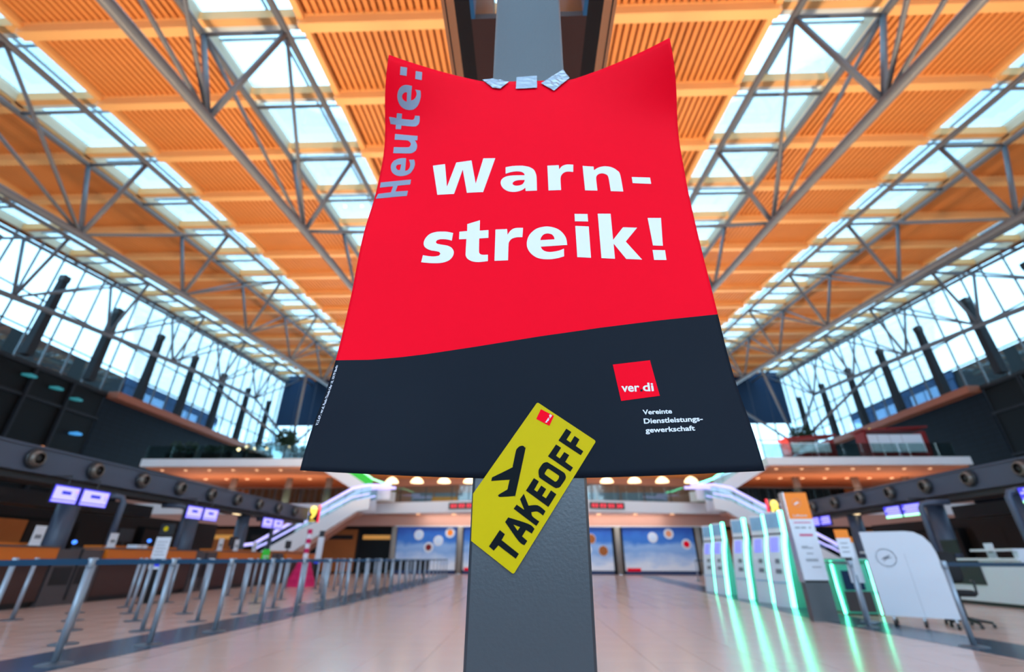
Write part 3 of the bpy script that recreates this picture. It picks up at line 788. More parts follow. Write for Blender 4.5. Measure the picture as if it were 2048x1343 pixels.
# ================================================================== check-in rows
def duct(xf, sg, y1, label, ys, zc, n0):
    """long grey air duct with round nozzles; xf = face towards the hall"""
    t = thing('air_duct', label, 'air duct', (xf, 0, 0))
    def B(n_, m_, a, b, y0, y1_, z0, z1):
        x1, x2 = sorted((sg * a, sg * b)); return pbox(n_, m_, t, x1, x2, y0, y1_, z0, z1)
    B('casing', 'duct_grey', 0, -.9, -6, y1, 2.98, 3.52)
    B('top_rim', 'duct_grey', .04, -.94, -6, y1, 3.52, 3.57)
    B('bottom_rim', 'duct_grey', .03, -.93, -6, y1, 2.93, 2.98)
    B('soffit', 'duct_dark', -.15, -.95, -6, y1, 2.76, 2.93)
    for k in range(int((y1 + 6) / 3.56)):
        y = 13.96 + 3.56 * (k - 5)
        if -5 < y < y1 - .3: B('downlight', 'warm_lamp', -.40, -.52, y, y + .45, 2.745, 2.762)
    me_r = MB().lathe([(.19, 0), (.245, .01), (.25, .05), (.235, .09), (.20, .10), (.19, .06)], 24, axis='X', cap=False).mesh('air_nozzle', 'nozzle_dark', smooth=True)
    me_c = MB().lathe([(.20, .05), (.195, .11), (.165, .17), (.14, .19), (.13, .17)], 24, axis='X', cap=False).mesh('nozzle_ring', 'nozzle_grey', smooth=True)
    me_h = MB().lathe([(.19, .02), (.14, .08), (.132, .15)], 24, axis='X').mesh('nozzle_bore', 'black_plastic', smooth=True)
    for y in ys:
        o = link('air_nozzle', me_r, t, (0, y, zc), (0, 0, 0 if sg > 0 else PI))
        link('nozzle_ring', me_c, o); link('nozzle_bore', me_h, o)
    return t
duct(-12.5, 1, 27.4, 'long grey air duct with round nozzles above the left check-in desks', [11.32 + 1.79 * k for k in range(-3, 9)], 3.25, 0)
duct(13.7, -1, 24.0, 'long grey air duct with round nozzles above the right check-in desks', [13.2 + 1.69 * k for k in range(-3, 7)], 3.27, 0)

for xf, sg, ys, sd in ((-13.0, 1, (8.0, 13.3, 18.5, 22.0), 'left'), (14.2, -1, (10.0, 14.2, 17.2, 21.5), 'right')):
    for k, y in enumerate(ys):
        t = thing('duct_support', '%s round grey pillar under the %s air duct, counted from the camera' % (ORD[k], sd), 'pillar', (xf, y, 0), 0, 'pillars under the air ducts')
        MB().lathe([(.26, .02), (.26, 2.75)], 20).build('shaft', 'duct_grey', t, True)
        MB().lathe([(.32, 0), (.32, .02)], 20).build('base_ring', 'chrome', t, True)

def monitor(x, y0, y1, z0, z1, sg, label, style):
    t = thing('monitor', label, 'monitor', (x, (y0 + y1) / 2, z0), 0, 'flight screens under the ducts')
    w, h = (y1 - y0), z1 - z0
    def B(n_, m_, d0, d1, a0, a1, b0, b1, par=None):
        x1, x2 = sorted((sg * d0, sg * d1)); return pbox(n_, m_, par or t, x1, x2, a0, a1, b0, b1)
    B('housing', 'black_plastic', -.06, 0, -w / 2, w / 2, 0, h)
    MB().path([(-sg * .03, 0, h - .1), (-sg * .03, 0, 2.87 - z0), (-sg * 1.15, 0, 2.87 - z0)], .02, 6).build('hanger', 'dark_metal', t)
    B('screen', 'screen_glow', 0, .006, -w / 2 + .02, w / 2 - .02, .02, h - .02)
    if style == 0:
        B('screen_field', 'screen_white', .006, .009, -w / 2 + .05, w / 2 - .05, .10, h - .05)
        B('screen_field', 'screen_white', .006, .009, -w / 2 + .05, w / 2 - .05, .035, .075)
        B('screen_block', 'screen_ink', .009, .011, -w * .17, w * .17, h * .5, h * .68)
        for q in range(3):
            B('screen_line', 'red_light' if q == 2 else 'screen_ink', .009, .011, sg * w * .36 - .02, sg * w * .36 + .02, h * (.42 + .13 * q), h * (.46 + .13 * q))
    else:
        for q in range(4): B('screen_line', 'screen_white', .006, .009, -w / 2 + .05, w / 2 - .05 - .1 * (q % 2), h * (.22 + .18 * q), h * (.33 + .18 * q))
        B('screen_bar', 'exit_glow' if style == 1 else 'screen_ink', .006, .008, -w / 2 + .02, w / 2 - .02, .02, .08)
ML = [(11.28, 12.03), (12.07, 12.95), (16.15, 17.0), (17.05, 17.9), (21.1, 22.0), (22.05, 22.95)]
for k, (a, b) in enumerate(ML):
    monitor(-11.6, a, b, 2.2, 2.64, 1, '%s of the glowing blue flight screens hanging under the left duct, counted from the camera' % ORD[k], 0)
MR = [(10.9, 11.8), (11.85, 12.75), (16.0, 16.85), (16.9, 17.7), (20.9, 21.65), (21.7, 22.4)]
for k, (a, b) in enumerate(MR):
    monitor(12.8, a, b, 2.30, 2.71, -1, '%s of the glowing flight screens hanging under the right duct, counted from the camera' % ORD[k], 1 if k < 4 else 2)
for x, y, sg, sd, k in ((-12.15, 14.1, 1, 'left', 0), (-12.15, 16.9, 1, 'left', 1), (-12.15, 23.1, 1, 'left', 2), (12.7, 15.9, -1, 'right', 0), (12.7, 12.95, -1, 'right', 1)):
    t = thing('gate_pole', 'bent grey tube pole beside the %s pair of %s flight screens' % (ORD[k], sd), 'pole', (x, y, 0), 0, 'bent poles by the screens')
    MB().path([(0, 0, 0), (0, 0, 2.5), (-sg * .05, -.03, 2.62), (-sg * .2, -.1, 2.66), (-sg * .7, -.3, 2.66)], .085, 12).build('tube', 'duct_grey', t, True)
    MB().lathe([(.16, 0), (.16, .02)], 16).build('base_disc', 'chrome', t)

# second, lower grey beam behind the screens, and the dark back wall of the desks
for x, sg, sd in ((-14.6, 1, 'left'), (15.8, -1, 'right')):
    t = thing('back_beam', 'plain grey beam behind the %s flight screens' % sd, 'beam', (x, 0, 0))
    x1, x2 = -.35, .35
    pbox('beam_body', 'duct_dark', t, x1, x2, -6, 18, 2.35, 2.75)
    for k in range(5): pbox('grille', 'black_plastic', t, *(sorted((sg * .35, sg * .36))), 1 + 3.5 * k, 1.5 + 3.5 * k, 2.5, 2.56)
    wl = MB().box(x - sg * 2.2 - .1, x - sg * 2.2 + .1, -6, 26, 0, 2.6)
    wl.build('wall_desk_' + sd, 'shop_dark')['kind'] = 'structure'
    for k in range(9):
        y = -3 + 3.1 * k
        q = thing('wall_cabinet', '%s dark wall cabinet behind the %s check-in desks' % (ORD[k], sd), 'cabinet', (x - sg * 2.1, y, 0), 0, 'cabinets behind the desks')
        xx = sorted((0, sg * .3))
        pbox('body', 'shop_dark' if k % 2 else 'night_dark', q, xx[0], xx[1], -1.2, 1.2, 0, 2.2)
        xx = sorted((sg * .3, sg * .31))
        pbox('door', 'lattice_wood' if k % 3 == 0 else 'shop_dark', q, xx[0], xx[1], -1.15, -.03, .1, 2.1)
        pbox('door', 'shop_dark', q, xx[0], xx[1], .03, 1.15, .1, 2.1)

# left desks (orange topped) and grey baggage sections between them
def desk(y0, y1, k):
    t = thing('check_in_desk', 'brown check-in desk with orange top band, %s from the camera on the left' % ORD[k], 'desk', (-11.0, (y0 + y1) / 2, 0), 0, 'left check-in desks')
    h = (y1 - y0) / 2
    pbox('plinth', 'black_plastic', t, -.75, -.08, -h, h, 0, .12)
    pbox('front_panel', 'counter_brown', t, -.8, -.0, -h, h, .12, .86)
    pbox('top_band', 'counter_orange', t, -.55, .1, -h, h, .86, 1.20)
    pbox('worktop', 'counter_grey', t, -.95, .12, -h, h, 1.20, 1.235)
    pbox('shelf', 'counter_orange', t, -.9, -.4, -h + .3, h - .3, 1.235, 1.30)
for k, (a, b) in enumerate(((7.2, 11.35), (12.75, 16.25), (17.55, 21.15), (22.45, 26.3))): desk(a, b, k)
for k, (a, b) in enumerate(((11.4, 12.7), (16.3, 17.5), (21.2, 22.4))):
    t = thing('baggage_scale', 'grey baggage drop with two black openings, %s from the camera on the left' % ORD[k], 'baggage scale', (-11.0, (a + b) / 2, 0), 0, 'left baggage drops')
    h = (b - a) / 2
    pbox('body', 'counter_grey', t, -.8, .02, -h, h, .0, 1.18)
    for y in (-h / 2, h / 2): pbox('opening', 'black_plastic', t, .02, .03, y - .24, y + .24, .42, .80)
    pbox('divider', 'dark_metal', t, .02, .05, -.02, .02, .1, 1.18)
def desk_sign(x, y, z, k, sd, tall=.3, w=.2):
    t = thing('desk_sign', 'small white upright sign on the %s desks, %s from the camera' % (sd, ORD[k]), 'sign', (x, y, z), 0, 'white desk signs')
    pbox('foot', 'white_panel', t, -.06, .06, -w / 2, w / 2, 0, .01)
    pbox('sheet', 'white_panel', t, -.008, .008, -w / 2, w / 2, .01, tall)
    pbox('print', 'ink_grey', t, *((.008, .009) if sd == 'left' else (-.009, -.008)), -w * .3, w * .3, tall * .35, tall * .55)
for k, (y, z, h) in enumerate(((11.0, 1.237, .42), (13.1, 1.237, .36), (17.9, 1.237, .40), (18.9, 1.237, .40), (20.2, 1.237, .35))):
    desk_sign(-11.2, y, z, k, 'left', h, .26)
for k, y in enumerate((9.6, 14.0, 19.4, 24.0)):
    t = thing('desk_screen', '%s black computer screen on the left desks counted from the camera' % ORD[k], 'monitor', (-11.65, y, 1.30), 0, 'desk computers')
    pbox('foot', 'black_plastic', t, -.1, .1, -.12, .12, 0, .02)
    pbox('stem', 'black_plastic', t, -.02, .02, -.03, .03, .02, .12)
    pbox('panel', 'black_plastic', t, -.02, .02, -.27, .27, .12, .46)
for k, (x, y, z) in enumerate(((-11.45, 12.25, 1.18), (-11.6, 15.6, 1.30), (-11.7, 15.05, 1.30))):
    t = thing('desk_lamp', 'small round blue glowing indicator on the left desks, %s from the camera' % ORD[k], 'lamp', (x, y, z), 0, 'blue desk indicators')
    MB().lathe([(.05, 0), (.05, .02), (.012, .03), (.012, .12)], 12).build('stand', 'dark_metal', t)
    MB().lathe([(.012, .12), (.045, .14), (.055, .17), (.045, .2), (.0, .22)], 12).build('globe', 'blue_lamp', t, True)
t = thing('parcel', 'white paper parcel lying on the second left desk', 'parcel', (-11.1, 13.9, 1.237))
MB().box(-.14, .14, -.2, .2, 0, .09).build('wrap', 'white_panel', t); pbox('string', 'ink_grey', t, -.142, .142, -.01, .01, 0, .092)
t = thing('wall_sign', 'small yellow glowing sign on the dark wall behind the left desks', 'sign', (-16.45, 16.55, 1.80))
pbox('box', 'dark_metal', t, -.10, .0, -.32, .32, -.14, .14)
pbox('lit_face', 'yellow_light', t, .0, .01, -.30, .12, -.12, .12); pbox('lit_mark', 'amber_glow', t, .0, .012, .14, .30, -.10, .10)
t = thing('green_vest', 'bright green vest hung over the edge of the third left desk', 'vest', (-10.86, 20.6, 1.0))
MB().prism([(-.25, .30), (-.1, .34), (0, .27), (.1, .34), (.25, .30), (.3, -.1), (.1, -.16), (-.3, -.12)], lambda a, b, d: (d, a, b), -.03, .02).build('cloth', 'green_sign', t)
pbox('stripe', 'white_panel', t, .02, .024, -.24, .24, .05, .09)

# ---- belt posts
post_me = MB().lathe([(.032, .03), (.032, .90)], 14).mesh('post_tube', 'post_steel', smooth=True)
base_me = MB().lathe([(.16, 0), (.16, .006), (.15, .012), (.05, .018), (.034, .03)], 20).mesh('post_base', 'base_steel', smooth=True)
head_me = MB().lathe([(.036, .90), (.038, .905), (.038, .985), (.030, .995)], 14).mesh('post_head', 'post_steel', smooth=True)
def stanchion(x, y, label, group, belt_to=None, cat='barrier post', bm='belt_blue'):
    t = thing('belt_post', label, cat, (x, y, 0), 0, group)
    link('post_base', base_me, t); link('post_tube', post_me, t); link('post_head', head_me, t)
    if belt_to is not None:
        d = Vector((belt_to[0] - x, belt_to[1] - y)); L = d.length; a = math.atan2(d.y, d.x)
        b = MB().box(.03, L - .03, -.002, .002, .925, .975).build('belt', bm, t); b.rotation_euler.z = a
    return t
ROWN = ['front', 'second', 'middle', 'fourth', 'rearmost']
def rx(r, y): return lerp_tab([(-5.05, 3), (-4.92, 5.57), (-4.74, 7.97), (-4.63, 10.35), (-4.50, 12.7), (-4.38, 16.2), (-4.5, 22), (-4.8, 33)], y) - 1.12 * r
for r in range(5):
    k0 = -1 if r == 0 else (1 if r < 3 else 3)
    k1 = (21, 19, 15, 14, 12)[r]
    for i, k in enumerate(range(k0, k1)):
        y = 5.57 + 1.2 * k
        skip = (r == 3 and k in (5, 6, 9)) or (r == 2 and k in (5, 8))
        if skip: continue
        nx_ = None if k == k1 - 1 else (rx(r, y + 1.2), y + 1.2)
        if r in (2, 3) and (k + 1 in (5, 6, 8, 9)): nx_ = None
        stanchion(rx(r, y), y, 'grey belt post in the %s row by the left floor stripe, %s from the camera' % (ROWN[r], ORD[i]), 'left queue barrier posts', nx_)
# right side posts
stanchion(5.75, 7.17, 'nearest grey belt post on the right standing on the stripe before the white partition', 'right queue barrier posts', (9.6, 6.4), bm='stone_stripe')
stanchion(5.64, 9.02, 'grey belt post carrying a small orange-topped sign beside the white partition', 'right queue barrier posts', (6.05, 10.5), bm='stone_stripe')
for k, (x, y, to) in enumerate(((8.9, 27.0, (10.6, 26.6)), (10.6, 26.6, (11.9, 25.6)), (11.9, 25.6, (14.2, 25.4)))):
    stanchion(x, y, 'far belt post before the right blue wall poster, %s from the left' % ORD[k], 'far right barrier posts', to, bm='stone_stripe')

# ---- dark info stand left
t = thing('info_stand', 'slim dark info stand with white notice among the left belt posts', 'info stand', (-9.42, 12.63, 0), .0)
pbox('foot', 'dark_metal', t, -.22, .22, -.16, .16, 0, .02)
pbox('lower_panel', 'black_plastic', t, -.17, .17, -.03, .03, .02, .72)
pbox('badge', 'white_panel', t, -.17, .17, -.035, -.03, .74, .94); pbox('badge_mark', 'screen_ink', t, -.12, .12, -.038, -.035, .80, .87)
pbox('pole', 'dark_metal', t, -.05, .05, -.02, .02, .72, 1.5)
pbox('notice', 'white_panel', t, -.19, .19, -.04, -.02, .98, 1.48)
for q in range(5): pbox('notice_line', 'ink_grey', t, -.14, .14 - .05 * (q % 2), -.043, -.04, 1.06 + .075 * q, 1.075 + .075 * q)
pbox('head', 'dark_metal', t, -.17, .17, -.04, .03, 1.52, 1.80)
MB().lathe([(.06, 0), (.06, .004)], 14, axis='Y', c=(-.02, -.046, 1.68)).build('head_symbol', 'tag_yellow', t)

# ---- pink stand and striped pylon further back
t = thing('promotion_stand', 'bright pink cloth-covered stand behind the left belt posts', 'display stand', (-9.0, 20.2, 0))
m = MB(); prf = []
for q in range(8): prf.append((.62 - .055 * q - .02 * (q % 2), .13 * q))
m.lathe(prf + [(.1, 1.0)], 9).build('cloth', 'pink_cloth', t)
for q in range(6): MB().lathe([(.1, 1.0 + .18 * q), (.1, 1.18 + .18 * q)], 10).build('pole_band', 'pink_cloth' if q % 2 else 'white_panel', t)
t = thing('striped_pylon', 'slim black and white pylon standing next to the pink stand', 'pylon', (-9.1, 21.7, 0))
pbox('foot', 'black_plastic', t, -.2, .2, -.2, .2, 0, .03)
pbox('lower_part', 'black_plastic', t, -.12, .12, -.05, .05, .03, .8)
pbox('band', 'screen_ink', t, -.12, .12, -.055, .055, .80, .92)
pbox('upper_part', 'white_panel', t, -.12, .12, -.05, .05, .92, 1.85)
pbox('cap', 'dark_metal', t, -.10, .10, -.05, .05, 1.85, 2.1)
t = thing('dark_bench', 'low black bench before the left blue wall poster', 'bench', (-8.2, 30.5, 0))
pbox('seat', 'seat_black', t, -2.2, 2.2, -.3, .3, .38, .5); pbox('backrest', 'seat_black', t, -2.2, 2.2, .24, .32, .5, .95)
for x in (-2, 0, 2): pbox('leg', 'dark_metal', t, x - .04, x + .04, -.25, .25, 0, .38)

# ---- number boards at the duct ends
def number_board(x, y, z, s, label):
    t = thing('number_board', label, 'number sign', (x, y, z))
    MB().path([(0, .04, .1), (-.5 if x < 0 else .5, .04, .1), (-.5 if x < 0 else 1.6, -.4, .1)], .03, 6).build('bracket', 'dark_metal', t)
    pbox('board', 'black_plastic', t, -.30, .30, -.05, .05, -.45, .45)
    e = .24 if s == '9' else -.30
    pbox('red_edge', 'red_light', t, e, e + .06, -.056, .055, -.46, .46)
    text_mb(s, .05, lambda a, b: (a - (.05 if s == '9' else -.05), -.06, b - .24), .40, .62, center=True).build('numeral', 'yellow_light', t)
    pbox('underline', 'yellow_light', t, -.22, .12, -.056, -.05, -.40, -.36)
number_board(-12.25, 27.65, 3.30, '9', 'glowing yellow number nine board at the end of the left duct')
number_board(12.25, 24.3, 3.25, '8', 'glowing yellow number eight board at the end of the right duct')

# ---- self check-in kiosks with green light edges
KP = [(0, 0), (.025, .25), (.05, .6), (.10, 1.0), (.16, 1.3), (.245, 1.56), (.27, 2.10)]     # front profile (x, z)
def kiosk(x, y, label, rz=.42):
    t = thing('check_in_kiosk', label, 'kiosk', (x, y, 0), rz, 'self check-in kiosks')
    W = .52
    fr = KP; bk = [(.38, 2.10), (.40, 1.35), (.44, .6), (.46, 0)]
    MB().prism([(a + .012, b) for a, b in fr] + bk, lambda a, b, d: (a, d, b), .05, W).build('body', 'kiosk_white', t)
    MB().prism([(a + .03, b) for a, b in fr] + bk, lambda a, b, d: (a, d, b), .02, .05).build('side_panel', 'kiosk_side', t)
    m = MB(); n = len(fr)
    vs = []
    for a, b in fr: vs += [(a - .015, -.025, b + .01), (a - .015, .06, b + .01), (a + .04, .06, b + .01), (a + .04, -.025, b + .01)]
    fs = [(i * 4 + j, i * 4 + (j + 1) % 4, (i + 1) * 4 + (j + 1) % 4, (i + 1) * 4 + j) for i in range(n - 1) for j in range(4)] + [(3, 2, 1, 0), tuple((n - 1) * 4 + j for j in range(4))]
    m.add(vs, fs).build('light_edge', 'green_light', t)
    def face(n_, m_, z0, z1, y0, y1, out):
        def xa(z):
            for (a, b), (c, d) in zip(KP, KP[1:]):
                if z <= d: return a + (c - a) * (z - b) / (d - b)
            return KP[-1][0]
        vs = []
        for z in (z0, (z0 + z1) / 2, z1):
            for yy in (y0, y1): vs += [(xa(z) - out, yy, z), (xa(z) + .02, yy, z)]
        fs = [(0, 2, 6, 4), (4, 6, 10, 8), (1, 5, 7, 3), (5, 9, 11, 7), (0, 4, 5, 1), (4, 8, 9, 5), (2, 3, 7, 6), (6, 7, 11, 10), (0, 1, 3, 2), (8, 10, 11, 9)]
        return MB().add(vs, fs).build(n_, m_, t)
    face('header_print', 'kiosk_blue', 1.72, 2.06, .10, .48, .004)
    face('gap_strip', 'dark_metal', 1.57, 1.60, .08, .50, .004)
    face('touch_screen', 'kiosk_screen', 1.18, 1.50, .20, .42, .006)
    face('card_slot', 'ink_grey', .92, 1.02, .20, .32, .004)
    face('keypad', 'ink_grey', .70, .80, .18, .34, .004)
    face('service_flap', 'kiosk_blue', .50, .52, .07, .50, .003)
    return t
kiosk(6.13, 12.25, 'nearest self check-in kiosk with glowing green edge beside the orange pylon')
kiosk(6.27, 13.45, 'second self check-in kiosk with glowing green edge counted from the orange pylon')
kiosk(6.21, 14.6, 'third self check-in kiosk with glowing green edge counted from the orange pylon')
kiosk(6.27, 16.38, 'fourth self check-in kiosk with glowing green edge counted from the orange pylon')
kiosk(6.37, 17.6, 'farthest self check-in kiosk with glowing green edge, half hidden by its neighbour')
kiosk(8.2, 17.0, 'self check-in kiosk standing behind the kiosk row with only its green edge showing', .2)
# bag drop with green edge behind the pylon
t = thing('bag_drop', 'self-service bag drop with green light edges between pylon and white partition', 'bag drop', (6.45, 10.95, 0), -.25)
MB().box(.05, .62, 0, .8, .03, .98).build('body', 'kiosk_side', t)
pbox('plinth', 'black_plastic', t, .06, .6, .02, .78, 0, .03)
MB().box(.14, .5, -.02, .0, .45, .80).build('belt_opening', 'facade_dark', t)
pbox('front_panel', 'counter_grey', t, .10, .58, -.01, .0, .06, .42)
MB().path([(.02, 0, .02), (-.0, 0, .5), (.0, 0, 1.0)], .024, 8).build('light_edge', 'green_light', t)
MB().path([(.66, 0, .02), (.66, 0, .98)], .012, 8).build('light_edge', 'green_light', t)
pbox('tray', 'kiosk_side', t, -.06, .66, -.12, .7, .98, 1.02)

# ---- orange information pylon
t = thing('info_pylon', 'tall white information pylon with orange head and steel foot', 'pylon', (5.40, 9.83, 0), -.10)
pbox('foot', 'foot_steel', t, -.215, .215, -.09, .09, 0, .62)
pbox('gap', 'black_plastic', t, -.21, .21, -.08, .08, .62, .66)
pbox('white_board', 'white_panel', t, -.215, .215, -.10, .10, .66, 1.72)
pbox('orange_head', 'orange_sign', t, -.215, .215, -.10, .10, 1.72, 2.21)
pbox('side_edge', 'chrome', t, -.23, -.215, -.11, .11, .62, 2.22)
MB().lathe([(.088, .0), (.088, .003), (.074, .003), (.074, .0)], 28, axis='Y', c=(-.01, -.104, 2.02), cap=False).build('emblem_ring', 'soffit_orange', t)
MB().prism([(-.05, -.02), (.0, .012), (.05, .03), (.02, .0), (.06, -.005), (.0, -.02), (-.03, -.045)], lambda a, b, d: (a - .01, d, b + 2.02), -.104, -.1).build('emblem_bird', 'white_panel', t)
fnp = lambda a, b: (a, -.103, b)
text_mb('Lufthansa', .01, fnp, .26, .038, 0, 1.765, True).build('lettering', 'white_panel', t)
def lines(n_, m_, x0, x1, z0, h):
    pbox(n_, m_, t, x0, x1, -.103, -.1, z0, z0 + h)
lines('printed_line', 'ink_pink', -.15, .16, 1.645, .02)
for a, b in ((-.15, -.06), (-.04, .05), (.10, .14)): lines('printed_line', 'ink_grey', a, b, 1.55, .025)
lines('printed_line', 'ink_pink', -.10, .14, 1.41, .04)
for z, a, b in ((1.22, -.12, .0), (1.195, -.12, .08), (1.10, -.06, .06), (1.0, -.10, .12), (.975, -.10, .12), (.87, -.02, .14)): lines('printed_line', 'ink_grey', a, b, z, .016)

# ---- small orange-topped notices on posts
def notice(x, y, z, rz, label):
    t = thing('notice_board', label, 'sign', (x, y, z), rz, 'orange-topped notices')
    pbox('clamp', 'black_plastic', t, -.05, .05, -.02, .02, 0, .05)
    pbox('sheet', 'white_panel', t, -.11, .11, -.012, .012, .05, .36)
    pbox('orange_head', 'orange_sign', t, -.11, .11, -.013, .013, .36, .50)
    for q in range(3): pbox('printed_line', 'ink_grey', t, -.07, .05, -.014, -.012, .13 + .07 * q, .145 + .07 * q)
notice(5.64, 9.02, .99, -.1, 'small orange-topped notice clamped on the belt post before the bag drop')
t = thing('notice_stand', 'second orange-topped notice on its own thin post beside the white partition', 'sign', (6.15, 9.75, 0))
MB().lathe([(.14, 0), (.14, .015), (.02, .02), (.02, .75)], 12).build('post', 'post_steel', t)
pbox('sheet', 'white_panel', t, -.12, .12, -.012, .012, .62, 1.30); pbox('orange_head', 'orange_sign', t, -.12, .12, -.013, .013, 1.30, 1.40)
pbox('printed_line', 'ink_grey', t, -.07, .05, -.014, -.012, 1.1, 1.12)

# ---- white rolling partition with emblem
A_, B_ = Vector((6.297, 9.498)), Vector((7.12, 8.85))
dv = B_ - A_; WP = dv.length
t = thing('rolling_partition', 'white rolling partition panel with embossed bird emblem on black castors', 'partition', (A_.x, A_.y, 0), math.atan2(dv.y, dv.x))
pl = [(-.0, .13), (WP, .13), (WP - .06, 1.12), (WP - .09, 1.26), (WP - .16, 1.38), (WP - .27, 1.45), (WP - .40, 1.47), (-.02, 1.47)]
MB().prism(pl, lambda a, b, d: (a, d, b), -.03, .03).build('panel', 'white_panel', t)
pbox('joint', 'ink_grey', t, WP * .52, WP * .523, -.032, -.03, .14, 1.1)
MB().lathe([(.15, 0), (.15, .004), (.136, .004), (.136, 0)], 32, axis='Y', c=(.27, -.034, 1.04), cap=False).build('emblem_ring', 'ink_grey', t)
MB().prism([(-.07, -.03), (-.02, .01), (.06, .04), (.03, .005), (.08, .0), (.0, -.02), (-.05, -.065), (-.02, -.02)], lambda a, b, d: (a * 1.2 + .27, d, b * 1.2 + 1.04), -.034, -.03).build('emblem_bird', 'ink_grey', t)
for x in (.12, WP * .5, WP - .12):
    pbox('foot_bar', 'chrome', t, x - .02, x + .02, -.22, .22, .09, .13)
    for y in (-.2, .2):
        MB().lathe([(.045, -.02), (.045, .02)], 12, axis='X', c=(x, y, .045)).build('castor', 'black_plastic', t)

# ---- office chair behind the partition
t = thing('office_chair', 'black office chair on five castors behind the white partition', 'chair', (7.42, 9.2, 0), -.5)
for q in range(5):
    a = 2 * PI * q / 5
    MB().path([(0, 0, .12), (.32 * math.cos(a), .32 * math.sin(a), .07)], [.03, .02], 8).build('base_arm', 'black_plastic', t)
    MB().lathe([(.03, -.02), (.03, .02)], 10, axis='X', c=(.32 * math.cos(a), .32 * math.sin(a), .03)).build('castor', 'black_plastic', t)
MB().lathe([(.03, .1), (.03, .45)], 10).build('gas_lift', 'dark_metal', t)
def cushion(n_, w, d, h, c, tilt=0):
    m = MB(); N = 5; vs = []
    for k, (z, s) in enumerate(((0, .9), (.25, 1.), (.75, 1.), (1., .88))):
        for j in range(20):
            a = 2 * PI * j / 20; ca, sa = math.cos(a), math.sin(a)
            e = lambda v: math.copysign(abs(v) ** .5, v)
            vs.append((e(ca) * w / 2 * s, e(sa) * d / 2 * s, z * h))
    fs = [(i * 20 + j, i * 20 + (j + 1) % 20, (i + 1) * 20 + (j + 1) % 20, (i + 1) * 20 + j) for i in range(3) for j in range(20)] + [tuple(range(19, -1, -1)), tuple(60 + j for j in range(20))]
    o = m.add(vs, fs).build(n_, 'seat_black', t, True, c); o.rotation_euler.x = tilt
cushion('seat', .48, .46, .09, (0, 0, .45))
cushion('backrest', .44, .52, .08, (0, .30, .88), PI / 2 - .15)
MB().path([(0, .05, .44), (0, .28, .46), (0, .33, .8)], .02, 8).build('back_bar', 'dark_metal', t)
for sgn in (-1, 1): MB().path([(sgn * .25, -.05, .48), (sgn * .27, -.02, .68), (sgn * .27, .15, .68)], .018, 8).build('armrest', 'black_plastic', t)

# ---- right desks
def rdesk(y0, y1, k):
    t = thing('white_desk', 'white check-in desk with dark scale panel, %s from the camera on the right' % ORD[k], 'desk', (11.4, (y0 + y1) / 2, 0), 0, 'right check-in desks')
    h = (y1 - y0) / 2
    pbox('plinth', 'duct_dark', t, .05, .8, -h, h, 0, .08)
    pbox('front_panel', 'white_panel', t, 0, .8, -h, h, .08, 1.0)
    pbox('scale_panel', 'duct_dark', t, -.03, .0, -h * .3, h * .55, .45, 1.05)
    pbox('worktop', 'white_panel', t, -.08, .9, -h, h, 1.0, 1.05)
    pbox('raised_shelf', 'white_panel', t, -.1, .25, -h, -h * .3, 1.2, 1.25)
    pbox('shelf_support', 'white_panel', t, .0, .2, -h, -h * .92, 1.05, 1.2)
    MB().lathe([(.05, -.012), (.05, 0)], 12, axis='X', c=(-.001, h * .8, .75)).build('number_disc', 'tag_yellow', t)
for k, (a, b) in enumerate(((8.2, 11.2), (12.0, 15.2), (16.2, 19.6), (20.4, 23.6))): rdesk(a, b, k)
t = thing('conveyor_end', 'dark brown baggage conveyor box before the nearest white desk', 'conveyor', (10.2, 9.6, 0))
pbox('housing', 'shop_dark', t, -.5, .5, -.6, .6, .02, .42); pbox('belt', 'black_plastic', t, -.45, .45, -.6, .6, .42, .45); pbox('foot', 'black_plastic', t, -.4, .4, -.5, .5, 0, .02)
for k, (y, x) in enumerate(((10.6, 11.6), (13.0, 11.7), (17.2, 11.7))): desk_sign(x, y, 1.05, k, 'right', .34, .24)
for k, y in enumerate((9.5, 14.2)):
    t = thing('desk_screen', '%s black computer screen on the right white desks' % ORD[k], 'monitor', (11.75, y, 1.05), 0, 'desk computers')
    pbox('foot', 'black_plastic', t, -.1, .1, -.12, .12, 0, .02); pbox('stem', 'black_plastic', t, -.02, .02, -.03, .03, .02, .12); pbox('panel', 'black_plastic', t, -.02, .02, -.27, .27, .12, .46)
for k, (x, y, z) in enumerate(((17.5, 17.6, 2.2), (17.6, 14.6, 2.3))):
    t = thing('exit_sign', 'small glowing green exit sign on the dark right wall, %s from the far end' % ORD[k], 'sign', (x + .1, y, z), 0, 'exit signs')
    pbox('box', 'dark_metal', t, -.02, .05, -.22, .22, 0, .2); pbox('lit_face', 'exit_glow', t, -.03, -.02, -.2, .2, .02, .18)

